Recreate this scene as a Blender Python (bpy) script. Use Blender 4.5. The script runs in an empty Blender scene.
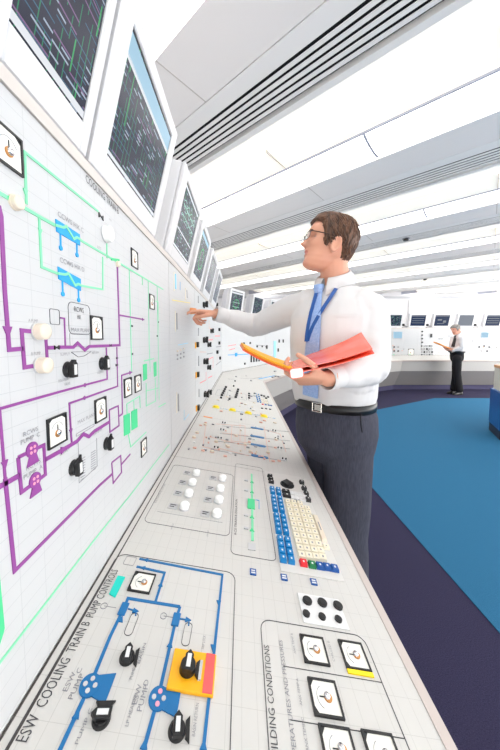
import bpy, bmesh, math, random
from mathutils import Vector, Matrix, noise
from mathutils.bvhtree import BVHTree
from mathutils.geometry import tessellate_polygon
random.seed(7)
SC = bpy.context.scene
COL = SC.collection
R = math.radians

# ------------------------------------------------------------------ camera
F, PX, PY, HOR, EYE = 280.0, 242.0, 358.0, 339.0, 1.30
PITCH = math.atan((PY - HOR) / F)
CAMP = Vector((0, 0, EYE))
cam_d = bpy.data.cameras.new('camera')
cam = bpy.data.objects.new('camera', cam_d)
COL.objects.link(cam)
cam_d.sensor_fit = 'VERTICAL'
cam_d.sensor_height = 36.0
cam_d.sensor_width = 24.0
cam_d.lens = 36.0 * F / 750.0
cam_d.shift_x = (250 - PX) / 750.0
cam_d.shift_y = -(375 - PY) / 750.0
cam_d.clip_start = 0.02
cam.location = CAMP
cam.rotation_euler = (math.pi / 2 - PITCH, 0, 0)
SC.camera = cam

def ray(u, v):
    a, c = (u - PX) / F, -(v - PY) / F
    cp, sp = math.cos(PITCH), math.sin(PITCH)
    return Vector((a, cp + c * sp, -sp + c * cp))
def atY(u, v, Y):
    r = ray(u, v)
    return CAMP + r * (Y / r.y)
def atZ(u, v, Z):
    r = ray(u, v)
    return CAMP + r * ((Z - EYE) / r.z)

# --------------------------------------------------------------- materials
MATS = {}
def lin(c):
    return tuple(((x / 255) / 12.92 if x / 255 <= 0.04045 else ((x / 255 + 0.055) / 1.055) ** 2.4) for x in c)
def mat(name, rgb, rough=0.5, metal=0.0, emit=0.0, spec=0.5, alpha=1.0, trans=0.0, coat=0.0, ecol=None):
    m = bpy.data.materials.new(name)
    m.use_nodes = True
    b = m.node_tree.nodes['Principled BSDF']
    col = (*lin(rgb), 1)
    b.inputs['Base Color'].default_value = col
    b.inputs['Roughness'].default_value = rough
    b.inputs['Metallic'].default_value = metal
    b.inputs['Specular IOR Level'].default_value = spec
    b.inputs['Alpha'].default_value = alpha
    b.inputs['Transmission Weight'].default_value = trans
    b.inputs['Coat Weight'].default_value = coat
    if emit:
        b.inputs['Emission Color'].default_value = (*lin(ecol or rgb), 1)
        b.inputs['Emission Strength'].default_value = emit
    MATS[name] = m
    return m
def N(m, t, **kw):
    n = m.node_tree.nodes.new(t)
    for k, v in kw.items(): setattr(n, k, v)
    return n
def L(m, a, b): m.node_tree.links.new(a, b)
def bsdf(m): return m.node_tree.nodes['Principled BSDF']
def noisy(m, rgb1, rgb2, scale, stretch=(1, 1, 1), bump=0.0, detail=3.0, lo=0.35, hi=0.65, coord='Object'):
    tc = N(m, 'ShaderNodeTexCoord'); mp = N(m, 'ShaderNodeMapping')
    mp.inputs['Scale'].default_value = stretch
    nz = N(m, 'ShaderNodeTexNoise')
    nz.inputs['Scale'].default_value = scale
    nz.inputs['Detail'].default_value = detail
    rp = N(m, 'ShaderNodeValToRGB')
    rp.color_ramp.elements[0].position = lo; rp.color_ramp.elements[0].color = (*lin(rgb1), 1)
    rp.color_ramp.elements[1].position = hi; rp.color_ramp.elements[1].color = (*lin(rgb2), 1)
    L(m, tc.outputs[coord], mp.inputs['Vector']); L(m, mp.outputs['Vector'], nz.inputs['Vector'])
    L(m, nz.outputs['Fac'], rp.inputs['Fac']); L(m, rp.outputs['Color'], bsdf(m).inputs['Base Color'])
    if bump:
        bp = N(m, 'ShaderNodeBump'); bp.inputs['Strength'].default_value = bump; bp.inputs['Distance'].default_value = 0.002
        L(m, nz.outputs['Fac'], bp.inputs['Height']); L(m, bp.outputs['Normal'], bsdf(m).inputs['Normal'])
    return m
def tiled(name, rgb, line, axes, size, w, rough=0.45):
    """enamelled mosaic tiles: thin joints every size[0] x size[1] metres"""
    m = mat(name, rgb, rough)
    tc = N(m, 'ShaderNodeTexCoord'); sx = N(m, 'ShaderNodeSeparateXYZ')
    L(m, tc.outputs['Object'], sx.inputs['Vector'])
    outs = []
    for ax, s in zip(axes, size):
        a = N(m, 'ShaderNodeMath', operation='MULTIPLY'); a.inputs[1].default_value = 1.0 / s
        f = N(m, 'ShaderNodeMath', operation='FRACT')
        l = N(m, 'ShaderNodeMath', operation='LESS_THAN'); l.inputs[1].default_value = w / s
        L(m, sx.outputs[ax], a.inputs[0]); L(m, a.outputs[0], f.inputs[0]); L(m, f.outputs[0], l.inputs[0])
        outs.append(l.outputs[0])
    mx = N(m, 'ShaderNodeMath', operation='MAXIMUM')
    L(m, outs[0], mx.inputs[0]); L(m, outs[1], mx.inputs[1])
    mc = N(m, 'ShaderNodeMix', data_type='RGBA')
    mc.inputs[6].default_value = (*lin(rgb), 1); mc.inputs[7].default_value = (*lin(line), 1)
    L(m, mx.outputs[0], mc.inputs[0]); L(m, mc.outputs[2], bsdf(m).inputs['Base Color'])
    return m

mat('white', (236, 236, 236), 0.5)
mat('wall_white', (232, 232, 234), 0.7)
mat('wall_grey', (196, 197, 202), 0.7)
tiled('panel_tile', (199, 200, 201), (180, 182, 184), ('X', 'Z'), (0.04, 0.02), 0.0006)
tiled('desk_tile', (205, 203, 199), (188, 186, 182), ('X', 'Y'), (0.04, 0.02), 0.0006, 0.5)
mat('panel_side', (226, 226, 226), 0.5)
mat('trim_beige', (205, 198, 192), 0.5)
mat('edge_taupe', (184, 172, 166), 0.45)
mat('fascia', (182, 178, 173), 0.5)
mat('apron', (138, 134, 132), 0.55)
mat('plinth', (62, 58, 92), 0.7)
mat('seam', (70, 66, 64), 0.7)
mat('black', (22, 22, 24), 0.35)
mat('black_soft', (34, 34, 36), 0.6)
mat('knob_white', (225, 226, 226), 0.4)
mat('ink', (70, 70, 74), 0.7)
mat('ink_light', (140, 140, 146), 0.7)
mat('green', (128, 218, 172), 0.5)
mat('green_mid', (70, 205, 140), 0.5)
mat('purple', (142, 64, 144), 0.5)
mat('cyan', (10, 158, 222), 0.5)
mat('desk_plain', (212, 210, 206), 0.5)
mat('blue', (0, 106, 166), 0.45)
mat('tag_blue', (12, 80, 156), 0.4)
mat('key_blue', (6, 124, 188), 0.4)
mat('turq', (10, 205, 190), 0.5)
mat('yellow', (250, 178, 10), 0.45)
mat('lemon', (250, 220, 0), 0.45)
mat('pale_yellow', (240, 222, 90), 0.45)
mat('red', (226, 40, 50), 0.45)
mat('coral', (246, 92, 92), 0.45)
mat('pink', (240, 160, 180), 0.5)
mat('salmon', (224, 178, 160), 0.5)
mat('orange_bar', (242, 160, 100), 0.5)
mat('key_green', (20, 120, 70), 0.4)
mat('cream', (236, 228, 206), 0.4)
mat('beige', (226, 214, 196), 0.4)
mat('lamp_white', (246, 246, 244), 0.25, coat=0.4)
mat('grey', (160, 160, 162), 0.5)
mat('grey_lt', (196, 196, 198), 0.5)
mat('chrome', (205, 205, 208), 0.22, metal=1.0)
mat('brass', (196, 140, 84), 0.3, metal=0.8)
mat('meter_face', (240, 238, 230), 0.3)
mat('casing', (216, 216, 218), 0.4)
mat('casing_back', (206, 206, 212), 0.5)
mat('pale_blue', (150, 214, 240), 0.4)
mat('wood', (196, 138, 84), 0.4)
mat('cab_blue', (20, 84, 150), 0.35)
mat('cab_beige', (205, 200, 186), 0.5)
mat('cab_plinth', (30, 34, 50), 0.6)
# ceiling
mat('ceil_white', (248, 246, 243), 0.6)
mat('ceil_grey', (248, 244, 241), 0.5)
mat('vent_void_shade', (14, 14, 18), 0.8)  # near-black that stands in for shade inside the vents
mat('ceil_lip', (190, 192, 206), 0.5)
mat('reflector_glow', (255, 250, 238), 0.6, emit=0.5, ecol=(255, 250, 236))  # cream panels' reflected brightness is painted in as emission
mat('lum_tube', (255, 253, 248), 0.6, emit=3.8, ecol=(255, 253, 250))
# screens
def screen_mat(name, kind, seed):
    """lit control-system display: navy ground, thin schematic lines, white toolbars"""
    m = mat(name, (10, 12, 22), 0.25)
    tc = N(m, 'ShaderNodeTexCoord'); sp = N(m, 'ShaderNodeSeparateXYZ')
    L(m, tc.outputs['Object'], sp.inputs['Vector'])
    def math_(op, a, b=None, c=None):
        n = N(m, 'ShaderNodeMath', operation=op)
        for i, v in enumerate((a, b, c)):
            if v is None: continue
            if isinstance(v, (int, float)): n.inputs[i].default_value = v
            else: L(m, v, n.inputs[i])
        return n.outputs[0]
    def mixc(f, a, b):
        n = N(m, 'ShaderNodeMix', data_type='RGBA')
        L(m, f, n.inputs[0])
        for i, v in ((6, a), (7, b)):
            if isinstance(v, tuple): n.inputs[i].default_value = (*lin(v), 1)
            else: L(m, v, n.inputs[i])
        return n.outputs[2]
    x, z = sp.outputs['X'], sp.outputs['Z']
    def lines(coord, other, pitch, w, thr, sd):
        # dashes on a pitch, switched on and off cell by cell
        ci = math_('FLOOR', math_('MULTIPLY', coord, 1 / pitch))
        ln = math_('LESS_THAN', math_('FRACT', math_('MULTIPLY', coord, 1 / pitch)), w / pitch)
        cj = math_('FLOOR', math_('MULTIPLY', other, 1 / (pitch * 2.3)))
        h = N(m, 'ShaderNodeTexWhiteNoise', noise_dimensions='2D')
        cb = N(m, 'ShaderNodeCombineXYZ')
        L(m, math_('ADD', ci, sd), cb.inputs[0]); L(m, cj, cb.inputs[1]); L(m, cb.outputs[0], h.inputs['Vector'])
        return math_('MULTIPLY', ln, math_('GREATER_THAN', h.outputs['Value'], thr))
    base = (40, 43, 66) if kind != 'dim' else (120, 122, 130)
    c = mixc(lines(x, z, 0.013, 0.0016, 0.5, seed), base, (40, 150, 105) if kind != 'dim' else (150, 152, 160))
    c = mixc(lines(z, x, 0.011, 0.0016, 0.55, seed + 9), c, (70, 120, 150))
    c = mixc(lines(z, x, 0.017, 0.0022, 0.80, seed + 3), c, (150, 110, 160))
    c = mixc(lines(x, z, 0.019, 0.0026, 0.82, seed + 5), c, (60, 190, 110))
    c = mixc(lines(z, x, 0.0075, 0.0026, 0.90, seed + 14), c, (190, 205, 225))
    em = bsdf(m)
    L(m, c, em.inputs['Emission Color']); em.inputs['Emission Strength'].default_value = 0.75; em.inputs['Specular IOR Level'].default_value = 0.2
    return m
screen_mat('screen_a', 'mimic', 1); screen_mat('screen_b', 'mimic', 31); screen_mat('screen_c', 'mimic', 57)
screen_mat('screen_dim', 'dim', 77)
mat('scr_white', (240, 244, 250), 0.3, emit=0.9)
mat('scr_sky', (176, 220, 245), 0.3, emit=0.8)
mat('scr_green', (60, 220, 120), 0.3, emit=0.8)
mat('scr_mint', (180, 240, 220), 0.3, emit=0.8)
mat('scr_grey', (165, 175, 190), 0.25, emit=0.5)
mat('scr_navy', (38, 62, 104), 0.25, emit=0.6)
for k_ in ('scr_white', 'scr_sky', 'scr_green', 'scr_mint', 'scr_grey', 'scr_navy'): (setattr(bsdf(MATS[k_]).inputs['Base Color'], 'default_value', (.01, .01, .012, 1)), setattr(bsdf(MATS[k_]).inputs['Specular IOR Level'], 'default_value', .12))
# carpets
m = mat('carpet_purple', (58, 56, 92), 0.95, spec=0.1); noisy(m, (42, 40, 62), (60, 57, 82), 260, (1, 1, 1), 0.5, 4, 0.3, 0.7)
m = mat('carpet_blue', (44, 116, 158), 0.95, spec=0.1); noisy(m, (40, 92, 128), (52, 110, 144), 260, (1, 1, 1), 0.5, 4, 0.3, 0.7)
# people
m = mat('skin', (214, 156, 130), 0.5); bsdf(m).inputs['Subsurface Weight'].default_value = 0.12; bsdf(m).inputs['Subsurface Scale'].default_value = 0.01
m = mat('skin_old', (214, 158, 136), 0.5)
mat('lip', (196, 118, 106), 0.45)
mat('eye_white', (236, 234, 230), 0.2)
mat('eye_dark', (54, 40, 34), 0.2)
m = mat('hair_brown', (92, 62, 44), 0.55); noisy(m, (48, 32, 24), (122, 83, 58), 90, (1, 1, 0.16), 0.35, 4, 0.3, 0.72)
m = mat('hair_grey', (120, 116, 112), 0.6); noisy(m, (84, 80, 78), (160, 156, 150), 90, (1, 1, 0.2), 0.3, 3)
mat('brow', (86, 58, 42), 0.7)
m = mat('shirt', (216, 214, 214), 0.75, spec=0.2)
m = mat('suit', (64, 65, 76), 0.8, spec=0.2); noisy(m, (58, 59, 70), (70, 71, 83), 300, (1, 1, 0.1), 0.1)
mat('suit_black', (30, 29, 32), 0.8, spec=0.2)
mat('suit_seam', (34, 35, 42), 0.8)
mat('leather', (20, 19, 20), 0.35)
mat('silver', (196, 192, 186), 0.25, metal=1.0)
m = mat('tie_blue', (148, 176, 224), 0.5); noisy(m, (140, 170, 220), (160, 188, 232), 160, (1, 1, 1), 0.1)
mat('tie_dark', (44, 40, 42), 0.5)
mat('lanyard', (28, 84, 160), 0.5)
mat('shoe', (24, 21, 20), 0.3)
mat('glasses', (60, 48, 44), 0.3, metal=0.5)
mat('lens', (240, 244, 246), 0.03, trans=1.0)
m = mat('folder_red', (250, 96, 70), 0.25, coat=0.3); noisy(m, (250, 92, 62), (252, 124, 104), 9, (1, 1, 1), 0.0, 2)
mat('folder_orange', (250, 128, 20), 0.35)
mat('paper_yellow', (252, 180, 40), 0.6)
mat('paper_white', (244, 243, 240), 0.6)

# ------------------------------------------------------------- mesh helper
class MB:
    def __init__(s): s.v = []; s.f = []; s.m = []; s.mats = []; s.sm = []
    def mi(s, name):
        if name not in s.mats: s.mats.append(name)
        return s.mats.index(name)
    def add(s, vs, fs, m, smooth=False):
        b = len(s.v); k = s.mi(m)
        s.v += [tuple(v) for v in vs]
        for f in fs:
            s.f.append(tuple(b + i for i in f)); s.m.append(k); s.sm.append(smooth)
    def box(s, c, d, m, mtx=None, bevel=0.0, seg=2):
        bm = bmesh.new()
        bmesh.ops.create_cube(bm, size=1)
        bmesh.ops.scale(bm, vec=d, verts=bm.verts)
        if bevel: bmesh.ops.bevel(bm, geom=bm.edges[:], offset=bevel, segments=seg, profile=0.5, affect='EDGES')
        bmesh.ops.translate(bm, vec=c, verts=bm.verts)
        if mtx: bmesh.ops.transform(bm, matrix=mtx, verts=bm.verts)
        s.bm(bm, m)
    def bm(s, bm, m, smooth=False):
        bm.verts.ensure_lookup_table(); bm.verts.index_update()
        s.add([v.co[:] for v in bm.verts], [[v.index for v in f.verts] for f in bm.faces], m, smooth)
        bm.free()
    def poly(s, pts, z0, z1, m):
        """prism from a 2D outline (any simple polygon) between two heights"""
        n = len(pts)
        ar = sum(pts[i][0] * pts[(i + 1) % n][1] - pts[(i + 1) % n][0] * pts[i][1] for i in range(n))
        if ar < 0: pts = pts[::-1]
        vs = [(x, y, z0) for x, y in pts] + [(x, y, z1) for x, y in pts]
        fs = [(i, (i + 1) % n, n + (i + 1) % n, n + i) for i in range(n)]
        if n <= 4:
            fs += [tuple(range(n, 2 * n)), tuple(range(n - 1, -1, -1))]
        else:
            for t in tessellate_polygon([[Vector((x, y, 0)) for x, y in pts]]):
                a, b, c = t
                cr = (pts[b][0] - pts[a][0]) * (pts[c][1] - pts[a][1]) - (pts[c][0] - pts[a][0]) * (pts[b][1] - pts[a][1])
                if cr < 0: b, c = c, b
                fs += [(n + a, n + b, n + c), (c, b, a)]
        s.add(vs, fs, m)
    def cyl(s, c, r0, r1, z0, z1, m, n=24, sx=1.0, sy=1.0, smooth=True):
        vs = []
        for z, r in ((z0, r0), (z1, r1)):
            vs += [(c[0] + r * sx * math.cos(2 * math.pi * i / n), c[1] + r * sy * math.sin(2 * math.pi * i / n), z) for i in range(n)]
        s.add(vs, [(i, (i + 1) % n, n + (i + 1) % n, n + i) for i in range(n)], m, smooth)
        s.add(vs[n:], [tuple(range(n))], m); s.add(vs[:n], [tuple(range(n - 1, -1, -1))], m)
    def dome(s, c, r, z0, h, m, n=20, k=5):
        vs = []
        for j in range(k):
            a = math.pi / 2 * j / k
            vs += [(c[0] + r * math.cos(a) * math.cos(2 * math.pi * i / n), c[1] + r * math.cos(a) * math.sin(2 * math.pi * i / n), z0 + h * math.sin(a)) for i in range(n)]
        fs = []
        for j in range(k - 1):
            fs += [(j * n + i, j * n + (i + 1) % n, (j + 1) * n + (i + 1) % n, (j + 1) * n + i) for i in range(n)]
        vs.append((c[0], c[1], z0 + h)); t = len(vs) - 1
        fs += [((k - 1) * n + i, (k - 1) * n + (i + 1) % n, t) for i in range(n)]
        s.add(vs, fs, m, True); s.add(vs[:n], [tuple(range(n - 1, -1, -1))], m)
    def strip(s, pts, w, z0, z1, m):
        """mitred line of width w along a 2D polyline"""
        pts = [Vector(p) for p in pts]
        pts = [p for i, p in enumerate(pts) if i == 0 or (p - pts[i - 1]).length > 1e-6]
        n = len(pts); lf = []; rt = []
        for i in range(n):
            d0 = (pts[i] - pts[i - 1]).normalized() if i else (pts[1] - pts[0]).normalized()
            d1 = (pts[i + 1] - pts[i]).normalized() if i < n - 1 else d0
            t = d0 + d1
            t = t.normalized() if t.length > 1e-6 else d0
            nn = Vector((-t.y, t.x)); k = max(0.35, nn.dot(Vector((-d0.y, d0.x))))
            lf.append(pts[i] + nn * (w / 2 / k)); rt.append(pts[i] - nn * (w / 2 / k))
        for i in range(n - 1):
            s.poly([rt[i][:], rt[i + 1][:], lf[i + 1][:], lf[i][:]], z0, z1, m)
    def build(s, name, parent=None, mtx=None, smooth=None):
        me = bpy.data.meshes.new(name)
        me.from_pydata(s.v, [], s.f)
        for k in s.mats: me.materials.append(MATS[k])
        me.polygons.foreach_set('material_index', s.m)
        me.polygons.foreach_set('use_smooth', [smooth] * len(s.f) if smooth is not None else s.sm)
        me.update()
        o = bpy.data.objects.new(name, me)
        COL.objects.link(o)
        if parent: o.parent = parent
        if mtx is not None: o.matrix_basis = mtx
        return o
def tag(o, label=None, cat=None, group=None, kind=None):
    if label: o['label'] = label
    if cat: o['category'] = cat
    if group: o['group'] = group
    if kind: o['kind'] = kind
    return o
def empty(name, mtx=None):
    o = bpy.data.objects.new(name, None)
    o.empty_display_size = 0.1
    COL.objects.link(o)
    if mtx is not None: o.matrix_basis = mtx
    return o
def copy_tree(o, parent=None):
    c = o.copy(); COL.objects.link(c)
    if parent is not None: c.parent = parent
    for ch in list(o.children): copy_tree(ch, c)
    return c
def clip(poly, x0, x1, y0, y1):
    def cut(p, f, g):
        out = []
        for i in range(len(p)):
            a, b = p[i - 1], p[i]
            fa, fb = f(a), f(b)
            if (fa >= 0) != (fb >= 0):
                t = fa / (fa - fb); out.append((a[0] + (b[0] - a[0]) * t, a[1] + (b[1] - a[1]) * t))
            if fb >= 0: out.append(b)
        return out
    for f in (lambda p: p[0] - x0, lambda p: x1 - p[0], lambda p: p[1] - y0, lambda p: y1 - p[1]):
        poly = cut(poly, f, None)
        if not poly: return []
    return poly

# ------------------------------------------------------------ the setting
RX0, RX1, RY0, RY1, CZ = -1.0, 8.0, -2.0, 8.2, 2.6
def slab(name, x0, x1, y0, y1, z0, z1, m):
    b = MB(); b.box(((x0 + x1) / 2, (y0 + y1) / 2, (z0 + z1) / 2), (x1 - x0, y1 - y0, z1 - z0), m)
    return tag(b.build(name), kind='structure')
slab('floor', RX0 - .1, RX1 + .1, RY0 - .1, RY1 + .1, -0.1, 0, 'carpet_purple')
slab('wall_left', RX0 - .1, RX0, RY0, RY1, 0, 2.8, 'wall_white')
slab('wall_light_baffle', RX0, RX1, RY0 - .1, RY0, 1.0, 2.8, 'wall_white')  # unseen, raised off the floor to pass low light and block high light
slab('wall_far', RX0, RX1, RY1, RY1 + .1, 0, 2.8, 'wall_white')
slab('ceiling', RX0 - .1, RX1 + .1, RY0 - .1, RY1 + .1, 2.74, 2.8, 'ceil_white')
# the run of the console: four straight stretches, each turned 30 degrees from the last
C1 = Vector((-0.26, 3.60)); L2 = 2.6; L3 = 3.24
C2 = C1 + Vector((0.5, math.sqrt(.75))) * L2
C3 = C2 + Vector((math.sqrt(.75), 0.5)) * L3
SEGS = {'near': (Vector((-0.26, 0)), 90), 'bend': (C1, 60), 'turn': (C2, 30), 'far': (C3, 0)}
T15 = math.tan(R(15))
# blue carpet inset, 1.40 m off the panel faces
OFF = 1.40
blue = [(C1.x + OFF, RY0 + .0), (C1.x + OFF, C1.y - OFF * T15)]
for c, a in ((C2, 60), (C3, 30)):
    pass
def off_corner(c, phi_in, off):
    """corner of the parallel line, off metres into the room, where the run turns by -30 degrees"""
    a = R(phi_in - 15)                       # bisector heading
    nrm = Vector((math.sin(a), -math.cos(a)))
    return c + nrm * (off / math.cos(R(15)))
k1, k2, k3 = off_corner(C1, 90, OFF), off_corner(C2, 60, OFF), off_corner(C3, 30, OFF)
b = MB()
b.poly([(k1.x, RY0 + .01), (RX1 - .01, RY0 + .01), (RX1 - .01, k3.y), tuple(k3), tuple(k2), tuple(k1)], 0.0005, 0.004, 'carpet_blue')
tag(b.build('floor_carpet'), kind='structure')

# ------------------------------------------------------------- ceiling rows
CA = 41.5
CD = Vector((math.cos(R(CA)), -math.sin(R(CA)))); CN = Vector((math.sin(R(CA)), math.cos(R(CA))))
def cworld(a, t): return (a * CD.x + t * CN.x, a * CD.y + t * CN.y)
def cstrip(b, t0, t1, z0, z1, m, a0=-20, a1=20):
    p = clip([cworld(a0, t0), cworld(a1, t0), cworld(a1, t1), cworld(a0, t1)], RX0, RX1, RY0, RY1)
    if len(p) >= 3: b.poly(p, z0, z1, m); return True
def crange(t):
    lo, hi = -30.0, 30.0
    for o, d, x0, x1 in ((t * CN.x, CD.x, RX0, RX1), (t * CN.y, CD.y, RY0, RY1)):
        a, c = (x0 - o) / d, (x1 - o) / d
        lo = max(lo, min(a, c)); hi = min(hi, max(a, c))
    return lo, hi
TP, T0 = 1.46, 1.19
ORD = ['first', 'second', 'third', 'fourth', 'fifth', 'sixth', 'seventh', 'eighth', 'ninth', 'tenth']
plank = MB()
for k in range(-2, 8):
    t = T0 + TP * k
    cstrip(plank, t + .232, t + .275, CZ, CZ + .14, 'ceil_white')
    cstrip(plank, t + .70, t + .712, CZ - .012, CZ + .14, 'ceil_lip')
    cstrip(plank, t + 1.05, t + 1.358, CZ, CZ + .14, 'ceil_grey')
    cstrip(plank, t + 1.358, t + 1.364, CZ + .01, CZ + .14, 'seam')
    cstrip(plank, t + 1.364, t + 1.46, CZ, CZ + .14, 'ceil_white')
for k in range(-2, 8):
    t = T0 + TP * k
    for j in range(-5, 5):
        a = -.01 - 1.22 * j
        for t0, t1, zz in ((t + .46, t + .70, CZ - .001), (t + 1.05, t + 1.358, CZ)):
            cstrip(plank, t0, t1, zz - .0012, zz + .03, 'trim_beige', a - .003, a + .003)
tag(plank.build('ceiling_panel'), kind='structure')
for k in range(-2, 8):
    t = T0 + TP * k
    lo, hi = crange(t + .115)
    if hi - lo < .8: continue
    n = k + 1
    seen = n >= 1
    # vent row
    root = empty('ceiling_vent', Matrix.Translation((*cworld((lo + hi) / 2, t + .115), CZ)))
    inv = Matrix.Translation(-root.matrix_basis.translation)
    b = MB(); cstrip(b, t, t + .232, CZ + .03, CZ + .04, 'vent_void_shade'); b.build('void_shade_sheet', root, inv)  # dark sheet painted for the shaded void behind the slats
    for i in range(5):
        b = MB(); q = t + .020 + .0385 * i
        if cstrip(b, q, q + .0215, CZ, CZ + .004, 'ceil_white'): b.build('slat', root, inv)
    nm = ORD[n - 1] if seen else 'unseen'
    tag(root, f'long black-gapped slatted air vent, {nm} vent row in from the camera' if seen else 'long black-gapped slatted air vent over the camera', 'vent', 'slatted vent rows in the ceiling')
for k in range(-2, 8):
    t = T0 + TP * k
    l1, h1 = crange(t + .28); l2, h2 = crange(t + 1.05)
    lo, hi = max(l1, l2) + .02, min(h1, h2) - .02
    if hi - lo < .8: continue
    root = empty('ceiling_light', Matrix.Translation((*cworld((lo + hi) / 2, t + .65), CZ)))
    inv = Matrix.Translation(-root.matrix_basis.translation)
    def cross(prof, m, nm):
        b = MB(); vs = []
        for a in (lo, hi):
            for tt, z in prof: vs.append((*cworld(a, t + tt), z))
        n = len(prof)
        b.add(vs, [(i, i + 1, n + i + 1, n + i) for i in range(n - 1)], m, True)
        return b.build(nm, root, inv)
    cross([(.275, CZ), (.36, CZ + .012), (.46, CZ + .022)], 'reflector_glow', 'reflector')  # reflector panels glow themselves, standing in for bounced tube light
    cross([(.46, CZ + .022), (.47, CZ + .014), (.60, CZ + .006), (.70, CZ)], 'reflector_glow', 'reflector')
    arc = [(.88 - .165 * math.cos(math.pi * i / 10), CZ + .012 - .028 * math.sin(math.pi * i / 10)) for i in range(11)]
    cross(arc, 'lum_tube', 'diffuser')
    a = -0.66 + 0.10 * (k % 3)
    while a > lo: a -= 1.24
    while a < hi - .1:
        if a > lo + .1:
            b = MB(); vs = []
            for da in (-.008, .008):
                for tt, z in arc: vs.append((*cworld(a + da, t + tt), z - .002))
            b.add(vs, [(i, i + 1, 12 + i, 11 + i) for i in range(10)], 'ceil_lip', True)
            b.build('joint_clip', root, inv)
        a += 1.24
    n = k + 1
    tag(root, f'lit fluorescent trough with glowing cream reflector, just beyond the {ORD[n - 1]} slatted vent row' if n >= 1 else 'lit fluorescent trough with glowing cream reflector over the console before the first vent row', 'ceiling light', 'fluorescent trough rows')
for u, v, w in ((406, 238.5, 'third'), (425, 279, 'fourth')):
    p = atZ(u, v, CZ); b = MB()
    b.cyl((0, 0), .032, .026, -.022, 0, 'black', 20); b.cyl((0, 0), .045, .045, 0, .004, 'grey', 20)
    o = b.build('smoke_detector', None, Matrix.Translation((p.x, p.y, CZ - .004)))
    tag(o, f'small black round sensor under the grey band of the {w} vent row', 'smoke detector')

# --------------------------------------------------------- console surfaces
SL = 0.18; TH = math.atan(SL); ZC = 0.872; WD = 0.52
PTOP = 1.576
def segM(seg, a=0.0):
    o, phi = SEGS[seg]
    return Matrix.Translation((o.x, o.y, 0)) @ Matrix.Rotation(R(phi), 4, 'Z') @ Matrix.Translation((a, 0, 0))
PANEL_F = Matrix(((1, 0, 0, 0), (0, 0, -1, 0), (0, 1, 0, 0), (0, 0, 0, 1)))            # x, z, -y
DESK_F = Matrix.Translation((0, 0, ZC)) @ Matrix(((1, 0, 0, 0), (0, math.cos(TH), -math.sin(TH), 0), (0, math.sin(TH), math.cos(TH), 0), (0, 0, 0, 1)))
class Surf:
    """a flat working face of one unit; 2D coordinates in metres, height off the face third"""
    def __init__(s, unit, M, Fm): s.unit = unit; s.M = M @ Fm; s.F = Fm; s.inv = s.M.inverted()
    def px(s, u, v):
        r = ray(u, v); o = s.inv @ CAMP; d = (s.inv.to_3x3() @ r)
        p = o - d * (o.z / d.z)
        return (p.x, p.y)
    def pts(s, ps): return [s.px(*p) for p in ps]
    def part(s, b, name, at=None, rot=0.0, parent=None):
        m = s.F.copy()
        if at is not None: m = m @ Matrix.Translation((at[0], at[1], 0)) @ Matrix.Rotation(rot, 4, 'Z')
        return b.build(name, s.unit, m)
    def line(s, ps, w, m, name='mimic_line', h=.0012, raw=False):
        b = MB(); b.strip(ps if raw else s.pts(ps), w, 0, h, m); return s.part(b, name)
    def quad(s, ps, m, name, h=.0014):
        b = MB(); b.poly(s.pts(ps), 0, h, m); return s.part(b, name)
def sub(b, name, parent):
    return b.build(name, parent)

_txt = {}
def text_geo(t):
    if t in _txt: return _txt[t]
    cu = bpy.data.curves.new('t', 'FONT'); cu.body = t; cu.size = 1.0; cu.resolution_u = 2
    o = bpy.data.objects.new('t', cu); COL.objects.link(o)
    dg = bpy.context.evaluated_depsgraph_get(); dg.update()
    me = o.evaluated_get(dg).to_mesh()
    vs = [v.co.copy() for v in me.vertices]; fs = [tuple(p.vertices) for p in me.polygons]
    o.evaluated_get(dg).to_mesh_clear()
    bpy.data.objects.remove(o); bpy.data.curves.remove(cu)
    x0 = min(v.x for v in vs); x1 = max(v.x for v in vs); y0 = min(v.y for v in vs); y1 = max(v.y for v in vs)
    _txt[t] = (vs, fs, x0, x1, y0, y1)
    return _txt[t]
def text0(b, t, p, length, height, m='ink', ang=0.0, z=.0006):
    """lettering with its lower left at p, stretched to length x height"""
    vs, fs, x0, x1, y0, y1 = text_geo(t)
    ca, sa = math.cos(ang), math.sin(ang)
    out = []
    for v in vs:
        x = (v.x - x0) / (x1 - x0) * length; y = (v.y - y0) / (y1 - y0) * height
        out.append((p[0] + x * ca - y * sa, p[1] + x * sa + y * ca, z))
    b.add(out, fs, m)
def text(S, t, p, length, height, m='ink', ang=0.0):
    b = MB(); text0(b, t, p, length, height, m, ang); return S.part(b, 'printed_lettering')
def rrect(x0, x1, y0, y1, r, k=5):
    out = []
    for cx, cy, a0 in ((x1 - r, y1 - r, 0), (x0 + r, y1 - r, 90), (x0 + r, y0 + r, 180), (x1 - r, y0 + r, 270)):
        out += [(cx + r * math.cos(R(a0 + 90 * i / k)), cy + r * math.sin(R(a0 + 90 * i / k))) for i in range(k + 1)]
    return out
def outline(b, pts, w, m, z=.0006):
    b.strip(pts + [pts[0], pts[1]], w, 0, z, m)
def arrow(b, p, d, s, m, z=.0016):
    d = Vector(d).normalized(); n = Vector((-d.y, d.x)); p = Vector(p)
    b.poly([(p + d * s)[:], (p - d * s * .6 + n * s * .7)[:], (p - d * s * .6 - n * s * .7)[:]], 0, z, m)

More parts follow.
